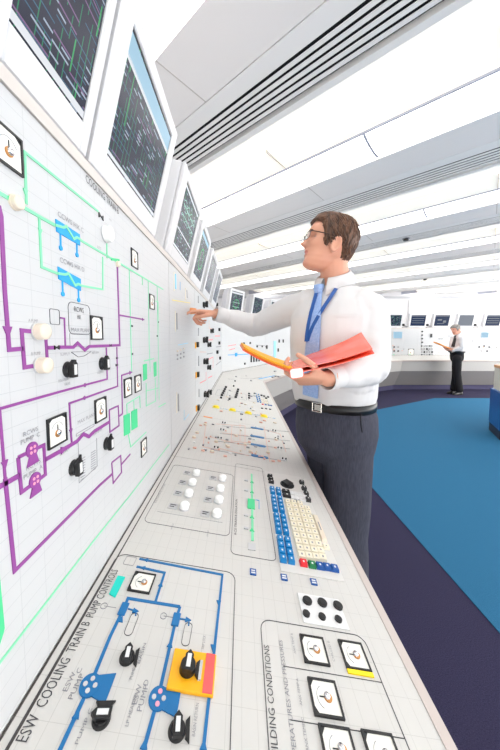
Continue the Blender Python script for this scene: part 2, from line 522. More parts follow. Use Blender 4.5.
# ---- things fixed into the faces (parts with their own sub-parts)
def meter(S, p, w=.04, h=.04, needle=0.5, strip=None, label=None):
    b = MB(); t = w * .06
    for x0, x1, y0, y1 in ((-w / 2, w / 2, h / 2 - t, h / 2), (-w / 2, w / 2, -h / 2, -h / 2 + t), (-w / 2, -w / 2 + t, -h / 2 + t, h / 2 - t), (w / 2 - t, w / 2, -h / 2 + t, h / 2 - t)):
        b.poly([(x0, y0), (x1, y0), (x1, y1), (x0, y1)], 0, .0030, 'black')
    o = S.part(b, 'panel_meter', p)
    f = MB(); f.poly([(-w / 2 + t, -h / 2 + t), (w / 2 - t, -h / 2 + t), (w / 2 - t, h / 2 - t), (-w / 2 + t, h / 2 - t)], 0, .0015, 'meter_face')
    f.poly([(-w / 2 + t, h / 2 - t), (-w / 2 + t, h / 2 - t - w * .13), (-w / 2 + t + w * .2, h / 2 - t)], 0, .0018, 'black_soft')
    f.poly([(w / 2 - t, h / 2 - t), (w / 2 - t, h / 2 - t - w * .13), (w / 2 - t - w * .2, h / 2 - t)], 0, .0018, 'black_soft')
    sub(f, 'dial_face', o)
    g = MB(); g.strip([(w * .33 * math.cos(R(a)), -h * .05 + h * .33 * math.sin(R(a))) for a in range(30, 151, 12)], w * .014, .0015, .0019, 'ink_light'); sub(g, 'scale', o)
    n = MB(); a = R(150 - 120 * needle); n.strip([(0, -h * .1), (w * .3 * math.cos(a), -h * .1 + h * .3 * math.sin(a))], w * .025, .002, .0026, 'black'); sub(n, 'needle', o)
    c = MB(); c.cyl((0, -h * .1), w * .13, w * .13, .0015, .0030, 'brass', 20); c.dome((0.03 * w, -h * .07), w * .11, .003, .0025, 'chrome'); sub(c, 'pivot_cap', o)
    if strip:
        q = MB(); q.poly([(-w / 2 - .0065, -h / 2), (-w / 2 - .0008, -h / 2), (-w / 2 - .0008, h / 2), (-w / 2 - .0065, h / 2)], 0, .0025, strip)
        tag(sub(q, 'marker_strip', o), 'bright yellow marker strip')
    return o
def knob(S, p, r=.0135, rot=0.0, h=.02, label=None):
    """round black rotary switch, raised pointed grip with a white bar on top"""
    b = MB(); b.cyl((0, 0), r, r * .92, 0, h * .35, 'black', 28); b.cyl((0, 0), r * .8, r * .74, h * .35, h * .5, 'black', 28)
    o = S.part(b, 'rotary_switch', p, rot)
    g = MB(); w, l = r * .5, r * 1.0
    ol = [(-l * .95, -w), (l * .7, -w), (l * 1.22, 0), (l * .7, w), (-l * .95, w)]
    g.poly(ol, h * .5, h, 'black'); sub(g, 'grip', o)
    s_ = MB(); s_.poly([(-l * .62, -w * .5), (l * .62, -w * .5), (l * .62, w * .5), (-l * .62, w * .5)], h, h + .0008, 'knob_white'); tag(sub(s_, 'pointer_bar', o), 'white pointer bar')
    t = MB(); t.poly([(-r * 1.1, -r * 1.42), (-r * .7, -r * .95), (r * .7, -r * .95), (r * 1.1, -r * 1.42)], 0, h * .3, 'black'); sub(t, 'name_holder', o)
    return o
def lamp(S, p, r, m='lamp_white', base='grey_lt', h=.01):
    b = MB(); b.cyl((0, 0), r * 1.1, r * 1.1, 0, .002, base, 20)
    o = S.part(b, 'indicator_lamp', p)
    d = MB(); d.cyl((0, 0), r, r * .97, .002, h * .8, m, 20); d.dome((0, 0), r * .97, h * .8, h * .25, m); sub(d, 'lens_cap', o)
    return o
def button(S, p, w, h, m, name='push_button', z=.006, bev=.0008, rot=0):
    b = MB(); b.box((0, 0, z / 2), (w, h, z), m, None, min(bev, w * .2, h * .2), 1)
    return S.part(b, name, p, rot)

# ------------------------------------------------------------ console units
def prism(b, prof, a0, a1, s0, s1, m):
    """extrude a cross-section (offset into the room, z) along the run; s0/s1 shear the ends per metre of offset"""
    n = len(prof); vs = [(a0 + s0 * o, -o, z) for o, z in prof] + [(a1 + s1 * o, -o, z) for o, z in prof]
    fs = [(i, n + i, n + (i + 1) % n, (i + 1) % n) for i in range(n)]
    fs += [tuple(range(n)), tuple(range(2 * n - 1, n - 1, -1))]
    b.add(vs, fs, m)
def desk_unit(seg, a0, a1, label, s0=0.0, s1=0.0, m0=None):
    M = segM(seg, a0); ln = a1 - a0
    root = empty('control_desk', M)
    g = .0012
    zE = ZC - SL * WD
    b = MB(); prism(b, [(0.0, ZC), (WD, zE), (WD, zE - .022), (0, ZC - .022)], g, ln - g, s0, s1, 'desk_tile'); b.build('desk_top', root)
    b = MB(); prism(b, [(WD, zE + .001), (WD + .018, zE - .006), (WD + .023, zE - .020), (WD + .014, zE - .04), (WD, zE - .04)], g, ln - g, s0, s1, 'edge_taupe'); b.build('edge_trim', root)
    b = MB(); prism(b, [(WD, zE - .04), (WD + .004, zE - .045), (WD - .03, .50), (WD - .05, .50)], g, ln - g, s0, s1, 'fascia'); b.build('fascia', root)
    b = MB(); prism(b, [(WD - .03, .50), (.31, .12), (.0, .12), (.0, .50)], g, ln - g, s0, s1, 'apron'); b.build('apron', root)
    b = MB(); prism(b, [(.29, .12), (.29, 0), (0, 0), (0, .12)], g, ln - g, s0, s1, 'plinth'); b.build('plinth', root)
    b = MB(); prism(b, [(0.0125, ZC - .00225 + .0006), (0.0147, ZC - .00265 + .0006), (.0147, ZC - .004), (.0125, ZC - .004)], g, ln - g, s0, s1, 'seam'); b.build('joint_seam', root)
    b = MB(); prism(b, [(0.0, ZC + .0008), (.0022, ZC + .0004), (.0022, ZC - .003), (0, ZC - .003)], g, ln - g, s0, s1, 'seam'); b.build('joint_seam', root)
    tag(root, label, 'control desk', 'control desks along the console')
    return root, Surf(root, M, DESK_F)
def panel_unit(seg, a0, a1, label, s0=0.0, s1=0.0, grid='panel_tile'):
    M = segM(seg, a0); ln = a1 - a0
    root = empty('mimic_panel', M); g = .002
    b = MB(); prism(b, [(0, ZC + .003), (0, PTOP), (-.02, PTOP), (-.02, ZC + .003)], g, ln - g, s0, s1, grid); b.build('face_plate', root)
    b = MB(); prism(b, [(-.021, 0.0), (-.021, PTOP), (-.3, PTOP), (-.3, 0)], 0, ln, s0, s1, 'panel_side'); b.build('cabinet', root)
    b = MB(); prism(b, [(.003, PTOP + .001), (.003, PTOP + .019), (-.30, PTOP + .019), (-.30, PTOP + .001)], 0, ln, s0, s1, 'trim_beige'); b.build('top_trim', root)
    tag(root, label, 'mimic panel', 'upright mimic panels along the console')
    return root, Surf(root, M, PANEL_F)
DESKS = {}; PANELS = {}
# =========================================================== near mimic panel
_, A = panel_unit('near', -0.45, 1.01, 'large white mimic panel with green and purple pipe lines and blue heat exchangers')
LW = .0034
# --- green lines
for ps, w in (([(-6, 190), (38, 216), (54, 225)], .0042), ([(79, 239.5), (118, 262.5), (163, 289.5)], .0036), ([(26, 204), (24.2, 152), (98, 211.5)], .0034), ([(106.5, 243), (106.8, 258)], .0034),
              ([(38.6, 216.5), (41.2, 267), (57, 273.5)], .0034), ([(80, 285.5), (102.6, 289.5), (102.4, 257)], .0032),
              ([(129, 269), (131.5, 372)], .0024), ([(142, 276), (142.2, 285)], .0024), ([(148, 280), (149, 345), (150, 372)], .0018), ([(157, 287), (159, 400)], .0018),
              ([(-4, 667), (94, 540), (131, 494), (169, 444.5)], .0030),
              ([(127, 420), (126.6, 404), (139.5, 396), (140, 408)], .0022), ([(133.5, 400), (134, 412)], .002),
              ([(144, 361), (153.5, 358.5)], .003), ([(146, 383), (146, 406), (155.5, 401), (155, 378)], .002), ([(158.5, 407), (165.5, 403)], .003), ([(127, 428), (130.5, 447), (146, 432)], .0022),
              ([(146, 391), (158, 388)], .002), ([(152, 300), (158, 302), (158, 330)], .002)):
    A.line(ps, w, 'green')
for p in ([(6.5, 195.5), (17.5, 195.5), (17.5, 198.5), (6.5, 198.5)], [(110.5, 257.8), (119, 259), (119, 261.5), (111, 260.5)], [(-3, 560), (0.2, 592), (3.6, 628), (2.5, 633), (-3, 650)]):
    A.quad(p, 'green_mid', 'mimic_block')
for p in ([(123.4, 415.5), (129.4, 413), (129.8, 433), (123.8, 436)], [(131, 411.5), (136.8, 408.5), (137.2, 427), (131.4, 430.5)], [(142.8, 364.5), (146.4, 363.5), (146.8, 379), (143.2, 381)], [(153.4, 362.5), (156, 361.5), (156.3, 375.5), (153.8, 377)]):
    A.quad(p, 'green_mid', 'mimic_block')
for (p, q, d) in (((39.6, 231), None, (0, -1)), ((24.8, 192), None, (0, -1))):
    b = MB(); arrow(b, A.px(*p), d, .005, 'green'); A.part(b, 'flow_arrow')
# --- heat exchangers
for q, zz, legs in (([(55, 219), (79, 234.4), (79.3, 245.6), (56, 231.5)], [(54, 225), (62, 227.5), (65, 226.3), (72.5, 239), (75.5, 237.4), (79.3, 239.5)], [((60, 234), (60.3, 248)), ((76.4, 244), (76.6, 255))]),
                    ([(57.2, 266.5), (80, 279), (80.3, 291), (58.2, 279)], [(56.6, 273.4), (64, 274.6), (67, 273.4), (74, 285.5), (77, 284), (80.2, 285.6)], [((62, 281), (62.4, 294)), ((78, 290), (78.3, 300))])):
    b = MB(); b.poly(A.pts(q), 0, .0016, 'cyan'); o = A.part(b, 'heat_exchanger')
    b = MB(); b.strip(A.pts(zz), .0036, .0016, .0026, 'green'); tag(b.build('coil_line', o), 'pale green zigzag line')
    for a, c in legs:
        b = MB(); pa, pc = A.px(*a), A.px(*c); b.strip([pa, pc], .0024, 0, .0014, 'cyan'); b.cyl(pc, .0036, .0036, 0, .0016, 'cyan', 12); b.build('drain_leg', o)
# --- purple lines
for ps, w in (([(-2, 205), (0.6, 216), (4.2, 290), (8.7, 349.8), (22.4, 348.6)], .0050), ([(32, 331.6), (21.2, 330.4), (24, 367.4), (32.5, 366)], .0050), ([(43.6, 324.5), (45.2, 334), (47.2, 366), (46.6, 371)], .0044), ([(46.4, 347.8), (53, 347.6)], .005),
              ([(59.5, 347.2), (73, 347.2), (77.3, 343), (84.6, 350), (89, 346.4), (119.6, 345.2), (117, 263)], .0050), ([(118.6, 315), (144, 319.6)], .0034),
              ([(-4, 409.6), (60, 391.6), (107, 379), (106, 347.5)], .0032), ([(116.6, 347), (117.4, 386.2), (69, 403.4), (70.6, 434), (71.4, 442)], .0030),
              ([(-4, 488.4), (19, 475.4)], .0058), ([(17.6, 457.4), (43.4, 445), (45, 474.6), (21, 492.4), (17.6, 457.4)], .0044), ([(44.2, 460), (60, 451.2), (76.8, 441.2), (83, 434), (88.7, 436.6), (94.3, 431), (109, 422)], .0058),
              ([(109, 410), (118, 405.8), (118.8, 425.6), (109.7, 432), (109, 410)], .0030), ([(118.6, 416.4), (122.2, 413.8), (121.4, 375.4), (131.8, 372)], .0032),
              ([(130, 454.2), (121.2, 464.4)], .0034), ([(111.5, 462.6), (120.5, 455.6), (121.3, 472.4), (113, 483.2), (111.5, 462.6)], .0030), ([(112, 474), (99, 485.6), (70, 515), (14.2, 571), (4.6, 478)], .0046), ([(-1, 410), (4.6, 478)], .0030),
              ([(60, 317.8), (64, 318.4), (65, 347)], .0022)):
    A.line(ps, w, 'purple')
for p, d, s, m in (((7, 331), (0, -1), .0085, 'purple'), ((4, 464), (0, -1), .006, 'purple'), ((83.8, 385.4), (-1, 0), .005, 'purple'), ((83.4, 398.2), (-1, 0), .005, 'purple'), ((62.6, 449.4), (1, 0), .008, 'purple'), ((142.6, 319.4), (1, 0), .005, 'purple'), ((70.4, 431), (0, -1), .005, 'purple'), ((130, 372.6), (1, 0), .006, 'purple')):
    b = MB(); arrow(b, A.px(*p), d, s, m); A.part(b, 'flow_arrow')
# --- valve symbols (two black triangles point to point)
for p, s in (((100.6, 216.5), .008), ((56.2, 347.5), .005), ((110, 345.4), .004), ((116.4, 365), .004), ((131.6, 326), .004), ((131.8, 354), .004), ((116.6, 358), .003), ((158, 322), .004), ((157, 336), .004)):
    b = MB(); c = A.px(*p)
    b.poly([(c[0] - s, c[1] + s * .6), (c[0], c[1]), (c[0] - s, c[1] - s * .6)], 0, .0018, 'black'); b.poly([(c[0] + s, c[1] + s * .6), (c[0], c[1]), (c[0] + s, c[1] - s * .6)], 0, .0018, 'black')
    A.part(b, 'valve_symbol')
# --- pumps
for p, r in (((31.4, 449.6), .0095), ((34.4, 480), .0095)):
    c = A.px(*p); b = MB(); b.cyl((0, 0), r, r, 0, .0018, 'purple', 24); b.poly([(-r * .3, -r * .2), (r * .5, -r * .2), (r * 1.1, -r * 2.0), (-r * 1.0, -r * 2.0)], 0, .0016, 'purple')
    o = A.part(b, 'pump_symbol', c)
    for i in range(4):
        q = MB(); q.cyl((r * .45 * math.cos(R(45 + 90 * i)), r * .45 * math.sin(R(45 + 90 * i))), r * .2, r * .2, .0018, .0024, 'pink', 12); q.build('impeller_spot', o)
# --- meters
for i, (u, v, w, h) in enumerate(((7, 148, .038, .034), (134, 259, .026, .021), (151.5, 302, .028, .018), (96, 328, .036, .026), (56.4, 430.4, .0395, .040), (100, 409.4, .037, .028), (127.4, 387.2, .034, .022), (137.4, 383.3, .034, .020), (143.4, 447, .032, .023))):
    meter(A, A.px(u, v), .040, .042)
# --- rotary switches, indicator lamps
for u, v in ((67.5, 369.5), (102, 363.5), (73.3, 467.5), (106.3, 443.5)):
    knob(A, A.px(u, v), .0122, R(90), .012)
for u, v in ((37, 331.6), (39.4, 365.4)):
    lamp(A, A.px(u, v), .0105, 'beige', 'grey_lt', .014)
lamp(A, A.px(105, 234), .015, 'lamp_white', 'grey_lt', .014)
lamp(A, A.px(14, 202.5), .008, 'beige', 'beige', .008)
lamp(A, A.px(117, 264), .006, 'beige', 'beige', .006)
# --- lettering and thin boxes, printed on the face
b = MB()
p0 = A.px(85.5, 181.5); p1 = A.px(118.5, 216)
text(A, 'COOLING TRAIN B', p0, p1[0] - p0[0], .0125)
def at(b, S, t, u, v, ln, h, m='ink_light', ang=0): text(S, t, S.px(u, v), ln, h, m, ang)
at(b, A, 'CCWS HX C', 57.5, 216, .064, .0075); at(b, A, 'CCWS HX D', 59.5, 262, .062, .0075)
at(b, A, 'RCWS', 23, 437, .024, .0056, 'ink_light'); at(b, A, 'PUMP  C', 20.5, 445, .031, .0056, 'ink_light')
at(b, A, 'RCWS', 26, 471, .024, .0056, 'ink_light'); at(b, A, 'PUMP  A', 23.5, 480, .031, .0056, 'ink_light')
at(b, A, 'RCWS', 74, 311.5, .026, .008, 'ink'); at(b, A, 'HX', 77, 319, .010, .007, 'ink'); at(b, A, 'MAX PLANT', 71, 331.5, .055, .006, 'ink_light')
at(b, A, 'MAX PLANT', 77.5, 424.5, .052, .006, 'ink_light')
at(b, A, 'A PUMP', 28, 322, .016, .004); at(b, A, 'B PUMP', 31, 355.5, .016, .004)
at(b, A, 'SUPPLY', 60, 356, .022, .004); at(b, A, 'ISOLATION', 58, 382.5, .022, .004); at(b, A, 'VALVE', 64, 386, .014, .004)
at(b, A, 'RETURN', 92, 354, .022, .004); at(b, A, 'ISOLATION', 97, 374, .022, .004); at(b, A, 'SUPPLY', 60, 456, .022, .004); at(b, A, 'PLANT RETURN', 93, 436, .03, .004)
at(b, A, 'AUTO', 97, 248, .014, .005); at(b, A, 'VENT', 109, 220, .010, .004)
b = MB()
def obox(S, u0, v0, u1, v1, r, w=.0007, m='ink'):
    x0, y0 = S.px(u0, v1); x1, y1 = S.px(u1, v0)
    q_ = MB(); outline(q_, rrect(min(x0, x1), max(x0, x1), min(y0, y1), max(y0, y1), r), w, m); S.part(q_, 'printed_outline')
obox(A, 69, 306, 89.5, 334, .009); obox(A, 70, 334, 89.5, 347, .001, .0006, 'ink_light')
obox(A, 50, 310, 59, 324, .003); obox(A, 76, 426, 94, 434, .001, .0006, 'ink_light')
b.strip(A.pts([(71, 352), (78, 357), (84, 356), (91, 351.5), (71, 352)]), .0006, 0, .0006, 'ink')
A.part(b, 'printed_line')
for k in range(9):
    for p_ in ([(80.5, 459.5 + 2.6 * k), (85, 456.7 + 2.6 * k)], [(91, 453 + 2.3 * k), (95.4, 450.2 + 2.3 * k)]):
        A.line(p_, .0008, 'ink_light', 'printed_line', .0006)
A.line([(78, 443), (79, 483), (97, 466), (96.5, 438)], .0006, 'ink_light', 'printed_line', .0006)

# =============================================================== near desk
_, D = desk_unit('near', -0.35, 1.005, 'pale grey control desk section with blue pump diagram, keyboard and black switches')
for ps, w in (([(139.4, 559), (222.4, 575), (213.8, 654.5)], .0042), ([(209.6, 692), (203, 752)], .0042), ([(136.6, 566.8), (164.6, 573), (155.6, 601.4)], .0042),
              ([(180, 607), (128, 598.6), (123.6, 609), (110, 637), (92.4, 680), (60, 750), (56, 758)], .0046), ([(180, 607), (175.6, 621), (158.6, 696), (143.6, 750), (141, 760)], .0046)):
    D.line(ps, w, 'blue')
for ps in ([(128, 609), (136, 611.4), (135.6, 616)], [(179.5, 619), (189, 620.5), (188.6, 626)]):
    D.line(ps, .0020, 'blue')
for u, v, dx in ((146, 560.3, (0, 1)), (143, 568.2, (0, -1)), (160.8, 585, (1, 0)), (121, 620, (1, 0)), (170, 645, (1, 0)), (218.6, 603, (-1, 0)), (213, 648, (-1, 0)), (77, 715, (1, 0)), (144.5, 745, (1, 0)), (135, 611.2, (0, -1)), (187.5, 620.2, (0, -1)), (203.5, 746, (1, 0))):
    b = MB(); arrow(b, D.px(u, v), dx if u not in (146, 143, 135, 187.5) else {146: (0, 1), 143: (0, 1), 135: (0, -1), 187.5: (0, -1)}[u], .006, 'blue'); D.part(b, 'flow_arrow')
for u, v in ((123.4, 609.4), (176, 620)):
    b = MB(); b.box((0, 0, .0012), (.021, .012, .0024), 'blue', None, .0006, 1); D.part(b, 'valve_block', D.px(u, v), 0)
for u, v, pk in ((90, 686, 0), (158.6, 699, 1)):
    c = D.px(u, v); r = .0125; b = MB(); b.cyl((0, 0), r, r, 0, .002, 'blue', 28); b.poly([(-r * .3, 0), (r * .9, -r * .4), (r * 1.3, -r * 2.1), (-r * 1.2, -r * 2.1), (-r * .8, -r * .5)], 0, .0018, 'blue')
    o = D.part(b, 'pump_symbol', c, R(0))
    for i in range(4):
        q = MB(); q.cyl((r * .5 * math.cos(R(90 * i)), r * .5 * math.sin(R(90 * i))), r * .22, r * .22, .002, .0027, 'pink' if pk and i % 2 == 0 else 'grey_lt', 12); q.build('impeller_spot', o)
meter(D, D.px(142, 583), .040, .040)
for u, v, rt in ((127, 658, 0), (101.5, 719, 90), (176.8, 731, 0)):
    knob(D, D.px(u, v), .0105, R(rt + 8), .0095)
# yellow switch plate with its red band
b = MB(); pl = D.pts([(175.8, 656), (213.6, 661.8), (210, 692.6), (170, 685.6)])
cx = sum(p[0] for p in pl) / 4; cy = sum(p[1] for p in pl) / 4
b.box((0, 0, .0025), (.048, .062, .005), 'yellow', None, .0008, 1)
o = D.part(b, 'switch_plate', (cx, cy)); tag(o, 'orange-yellow square plate under a black switch')
b = MB(); b.box((0, -.0225, .0054), (.046, .013, .0010), 'coral'); tag(b.build('warning_band', o), 'red band along one edge')
b = MB(); r = .0112; b.cyl((0, .008), r, r * .92, .005, .013, 'black', 28); b.poly([(-r * 1.0, -.008), (-r * .55, -.003), (r * .55, -.003), (r * 1.0, -.008)], .005, .009, 'black'); b.poly([(-r * 1.0, -.008), (-r, -.012), (r, -.012), (r * 1.0, -.008)], .005, .008, 'grey_lt'); b.build('rotary_switch', o)
b = MB(); w, l = r * .52, r; b.poly([(-l, .008 - w), (l * .7, .008 - w), (l * 1.25, .008), (l * .7, .008 + w), (-l, .008 + w)], .013, .019, 'black'); b.poly([(-l * .7, .008 - w * .5), (l * .7, .008 - w * .5), (l * .7, .008 + w * .5), (-l * .7, .008 + w * .5)], .019, .0198, 'knob_white'); b.build('switch_grip', o)
D.quad([(109, 594.6), (117.6, 576.6), (125, 578), (115.2, 598)], 'turq', 'name_tag', .0025)
# lettering
b = MB()
p0 = D.px(17.5, 741.5); p1 = D.px(121, 571)
text(D, 'ESW  COOLING  TRAIN B  PUMP CONTROLS', (p0[0], D.px(60, 680)[1] - .000), p1[0] - p0[0], .0125, 'ink', math.atan2(0, 1))
at(b, D, 'ESW', 67, 692, .020, .0062, 'ink_light'); at(b, D, 'PUMP', 72.5, 700, .026, .0062, 'ink_light'); at(b, D, 'C', 80, 674, .006, .006, 'ink_light')
at(b, D, 'ESW', 136.5, 705, .020, .0062, 'ink_light'); at(b, D, 'PUMP', 141.5, 712, .026, .0062, 'ink_light'); at(b, D, 'D', 147.5, 686, .006, .006, 'ink_light')
at(b, D, 'PUMP C AUTO', 132, 680, .035, .004, 'ink_light'); at(b, D, 'PUMP C', 78, 745, .03, .004, 'ink_light'); at(b, D, 'BASIN', 140, 664, .026, .004, 'ink_light'); at(b, D, 'LP HEADER', 128, 727, .03, .004, 'ink_light'); at(b, D, 'BASIN RETURN', 195, 737, .03, .004, 'ink_light'); at(b, D, 'TRIP LOCK', 204, 650, .02, .004, 'ink_light')
p0 = D.px(275, 752); p1 = D.px(269.5, 646)
text(D, 'BUILDING CONDITIONS', (p0[0] - .012, D.px(275, 710)[1] + .0005), p1[0] - p0[0] + .012, .0085, 'ink')
p0 = D.px(293, 752); p1 = D.px(284, 641)
text(D, 'TEMPERATURES AND PRESSURES', (p0[0] - .02, D.px(290, 700)[1]), p1[0] - p0[0] + .02, .006, 'ink_light')
for t, u, v in (('ANX TEMP B', 296, 654), ('CHILLED B', 335, 662), ('ANX TEMP A', 302.5, 706), ('CHILLED A', 345, 716), ('ANX TEMP C', 309, 752)):
    at(b, D, t, u, v, .030, .0034, 'ink_light')
p0 = D.px(160, 500); at(b, D, 'DG CONTROL SYSTEM', 156, 503, .095, .005, 'ink_light'); at(b, D, 'RCS TRAIN B ISOLATION', 236.5, 535, .150, .006, 'ink')
for u, v in ((172, 530), (208, 537)): at(b, D, 'LAMP TEST', u, v, .022, .004, 'ink_light')
b = MB()
xy = D.pts([(-6, 768), (112, 563.8), (121, 552.5), (225, 573.6), (236, 582), (229, 756)])
def outp(*a): q_ = MB(); outline(q_, *a); D.part(q_, 'printed_outline')
def strp(*a): q_ = MB(); q_.strip(*a); D.part(q_, 'printed_line')
xs = [p[0] for p in xy]; ys = [p[1] for p in xy]
outp(rrect(D.px(5.6, 750)[0] - .1, D.px(175, 563)[0], D.px(233, 650)[1], D.px(60, 655)[1], .018), .0011, 'ink')
bx0, bx1 = D.px(270, 752)[0] - .1, D.px(320, 629)[0]; by0, by1 = D.px(385, 690)[1], D.px(265, 690)[1]
outp(rrect(bx0, bx1, by0, by1, .016), .0011, 'ink')
for u, v in ((330, 674), (345, 729)):
    x = D.px(u, v)[0]; strp([(x, by0), (x, by1 - .030)], .0008, 0, .0006, 'ink')
x0 = D.px(145, 522)[0]; x1 = D.px(205, 470)[0]; y0 = D.px(231, 510)[1]; y1 = D.px(155, 500)[1]
outp(rrect(x0, x1, y0, y1, .014), .001, 'ink'); 
x0b = D.px(160, 512)[0]; strp([(x0b, y0 + .02), (x0b, y1 - .02)], .0006, 0, .0006, 'ink_light')
x0 = D.px(250, 557)[0]; x1 = D.px(250, 466)[0]; y0 = D.px(270, 520)[1]; y1 = D.px(232.5, 520)[1]
outp(rrect(x0, x1, y0, y1, .012), .001, 'ink')
for u, v in ((131.6, 624), (187, 634)):
    c = D.px(u, v); outp(rrect(c[0] - .017, c[0] + .017, c[1] - .006, c[1] + .006, .0055), .0007, 'ink')
for u, v in ((104, 606), (163.5, 616)):
    c = D.px(u, v); outp([(c[0] + .005 * math.cos(R(20 * i)), c[1] + .005 * math.sin(R(20 * i))) for i in range(18)], .0006, 'ink_light'); strp([c, (c[0], c[1] - .02)], .0005, 0, .0006, 'ink_light')
c = D.px(131, 561); outp(rrect(c[0] - .010, c[0] + .010, c[1] - .008, c[1] + .012, .003), .0006, 'ink_light')

# building conditions meters
meter(D, D.px(314, 650.4), .041, .040); meter(D, D.px(354, 656), .041, .040, strip='lemon'); meter(D, D.px(325, 698.5), .042, .041); meter(D, D.px(339, 751), .042, .041); meter(D, D.px(384, 757), .042, .041)
# six recessed black sockets in a light plate
pc = [D.px(*p) for p in ((307, 602), (322, 604), (337.6, 607), (306, 615), (321.8, 618), (338, 620.6))]
cx = sum(p[0] for p in pc) / 6; cy = sum(p[1] for p in pc) / 6
b = MB(); b.box((0, 0, .0008), (.058, .082, .0016), 'panel_side', None, .0004, 1); o = D.part(b, 'socket_plate', (cx, cy))
for i, p in enumerate(pc):
    r = .009 if i < 3 else .0066; q = MB(); c = (p[0] - cx, p[1] - cy)
    q.cyl(c, r, r, .0016, .0045, 'black', 24); q.cyl(c, r * .66, r * .6, .0045, .0052, 'black_soft', 20); q.build('jack_socket', o)
for u, v in ((253, 572.4), (284, 577.8), (313.6, 582.4)):
    b = MB(); b.box((0, 0, .001), (.015, .013, .002), 'tag_blue'); o = D.part(b, 'name_tag', D.px(u, v)); tag(o, 'small blue tag with white lettering')
    q = MB(); q.box((.0025, 0, .0023), (.003, .008, .0006), 'knob_white'); q.box((-.003, 0, .0023), (.003, .009, .0006), 'knob_white'); q.build('tag_lettering', o)
# lamp module: two columns of four white domes, each beside its grey label block
for u, v in ((196, 475), (192, 484.5), (188.4, 495.5), (184, 508.6), (222, 480), (220, 490.5), (218.4, 502), (216.4, 516)):
    c = D.px(u, v); r = .0135
    b = MB(); b.box((0, .030, .0015), (.022, .024, .003), 'grey_lt', None, .0005, 1); b.cyl((0, 0), r, r, 0, .004, 'grey_lt', 20)
    o = D.part(b, 'lamp_holder', c); q = MB(); q.cyl((0, 0), r * .95, r * .95, .004, .012, 'lamp_white', 20); q.dome((0, 0), r * .95, .012, .008, 'lamp_white'); q.build('lamp_dome', o)
    q = MB(); q.box((.004, .030, .0033), (.003, .016, .0006), 'ink'); q.box((-.004, .032, .0033), (.003, .012, .0006), 'ink'); q.build('holder_lettering', o)
# isolation mimic
D.line([(251.6, 474), (252.5, 541)], .0062, 'green'); D.quad([(247.6, 499), (254.6, 500), (254.8, 509.6), (247.4, 508.6)], 'green_mid', 'mimic_block', .0025)
for v in (482, 492, 517, 530):
    b = MB(); c = D.px(251.8, v); b.poly([(c[0] - .006, c[1] + .006), (c[0] + .006, c[1]), (c[0] - .006, c[1] - .006)], 0, .002, 'green_mid'); D.part(b, 'valve_symbol')
    b = MB(); c = D.px(246, v - 1); b.box((0, 0, .002), (.006, .012, .004), 'grey_lt', None, .0005, 1); D.part(b, 'name_tag', c)
D.line([(255.5, 500), (259, 500.6), (259, 509)], .0016, 'cyan'); D.quad([(248, 543), (255.6, 544), (255.6, 551), (248, 550)], 'grey_lt', 'name_tag')

# keyboard let into the desk
K = {'c': D.px(300, 535)}
def kcol(name, pa, pb, n, m, w, groups=None, gapk=.004, h=.008, wob=0):
    """a run of n keys from pixel pa to pixel pb along the desk"""
    a = Vector(D.px(*pa)); c = Vector(D.px(*pb)); L_ = (c - a).length; d = (a - c)
    d = c - a
    out = []
    gs = groups or [n]; tot = n + .45 * (len(gs) - 1); pitch = L_ / tot; q = 0.0
    for g in gs:
        for i in range(g):
            out.append(a + d.normalized() * (pitch * (q + .5))); q += 1
        q += .45
    return out, pitch, math.atan2(d.y, d.x)
kb = MB()
q = D.pts([(265, 476), (303, 476), (340, 580), (277, 571)])
x0 = min(D.px(280, 570)[0], D.px(330, 576)[0]) - .004; x1 = D.px(280, 474)[0]
yt = D.px(270, 520)[1] - .006; yb = D.px(333, 560)[1] - .006
kb.box(((x0 + x1) / 2, (yt + yb) / 2, .001), (x1 - x0, yt - yb, .002), 'desk_plain', None, .0006, 1)
KB = D.part(kb, 'keyboard')
def key(p, w, h, m, z=.009, rot=0, top=.86):
    b = MB(); a, c = w / 2, h / 2
    vs = [(-a, -c, .002), (a, -c, .002), (a, c, .002), (-a, c, .002), (-a * top, -c * top, z), (a * top, -c * top, z), (a * top, c * top, z), (-a * top, c * top, z)]
    b.add(vs, [(0, 1, 5, 4), (1, 2, 6, 5), (2, 3, 7, 6), (3, 0, 4, 7), (4, 5, 6, 7), (3, 2, 1, 0)], m)
    b.add([(x * .30, y * .22, z + .0003) for x, y in ((-a, -c), (a, -c), (a, c), (-a, c))], [(0, 1, 2, 3)], 'knob_white' if m not in ('cream', 'beige') else 'ink_light')
    return b.build('key', KB, Matrix.Translation((p[0], p[1], 0)) @ Matrix.Rotation(rot, 4, 'Z'))
for pa, pb in (((271.6, 488.5), (283.2, 564.5)), ((277.6, 489.5), (291.4, 566))):
    ps, pit, rt = kcol('k', pa, pb, 14, 'key_blue', .012, [2, 4, 4, 4])
    for p in ps: key(p, pit * .92, .0155, 'key_blue', .010, rt)
for i, (pa, pb, n) in enumerate((((286.8, 501.5), (302.2, 561), 11), ((292.6, 502), (309.4, 562), 11), ((299, 503), (316.6, 563), 11), ((306, 508), (323.4, 563.5), 10))):
    ps, pit, rt = kcol('k', pa, pb, n, 'cream', .013)
    for p in ps: key(p, pit * .9, .0175, 'cream', .009, rt)
p0, p1 = Vector(D.px(314, 516)), Vector(D.px(324.6, 544)); key(((p0 + p1) / 2)[:], (p1 - p0).length, .014, 'beige', .009, math.atan2(*(p1 - p0).yx))
key(D.px(325.6, 549), .012, .016, 'cream')
for (u, v), m in (((303, 565), 'red'), ((311.6, 566.8), 'key_green'), ((319.4, 568), 'tag_blue'), ((326.6, 569), 'tag_blue'), ((334.2, 570.4), 'tag_blue')):
    key(D.px(u, v), .017, .0165, m, .009)
key(D.px(297, 502.5), .010, .02, 'grey')
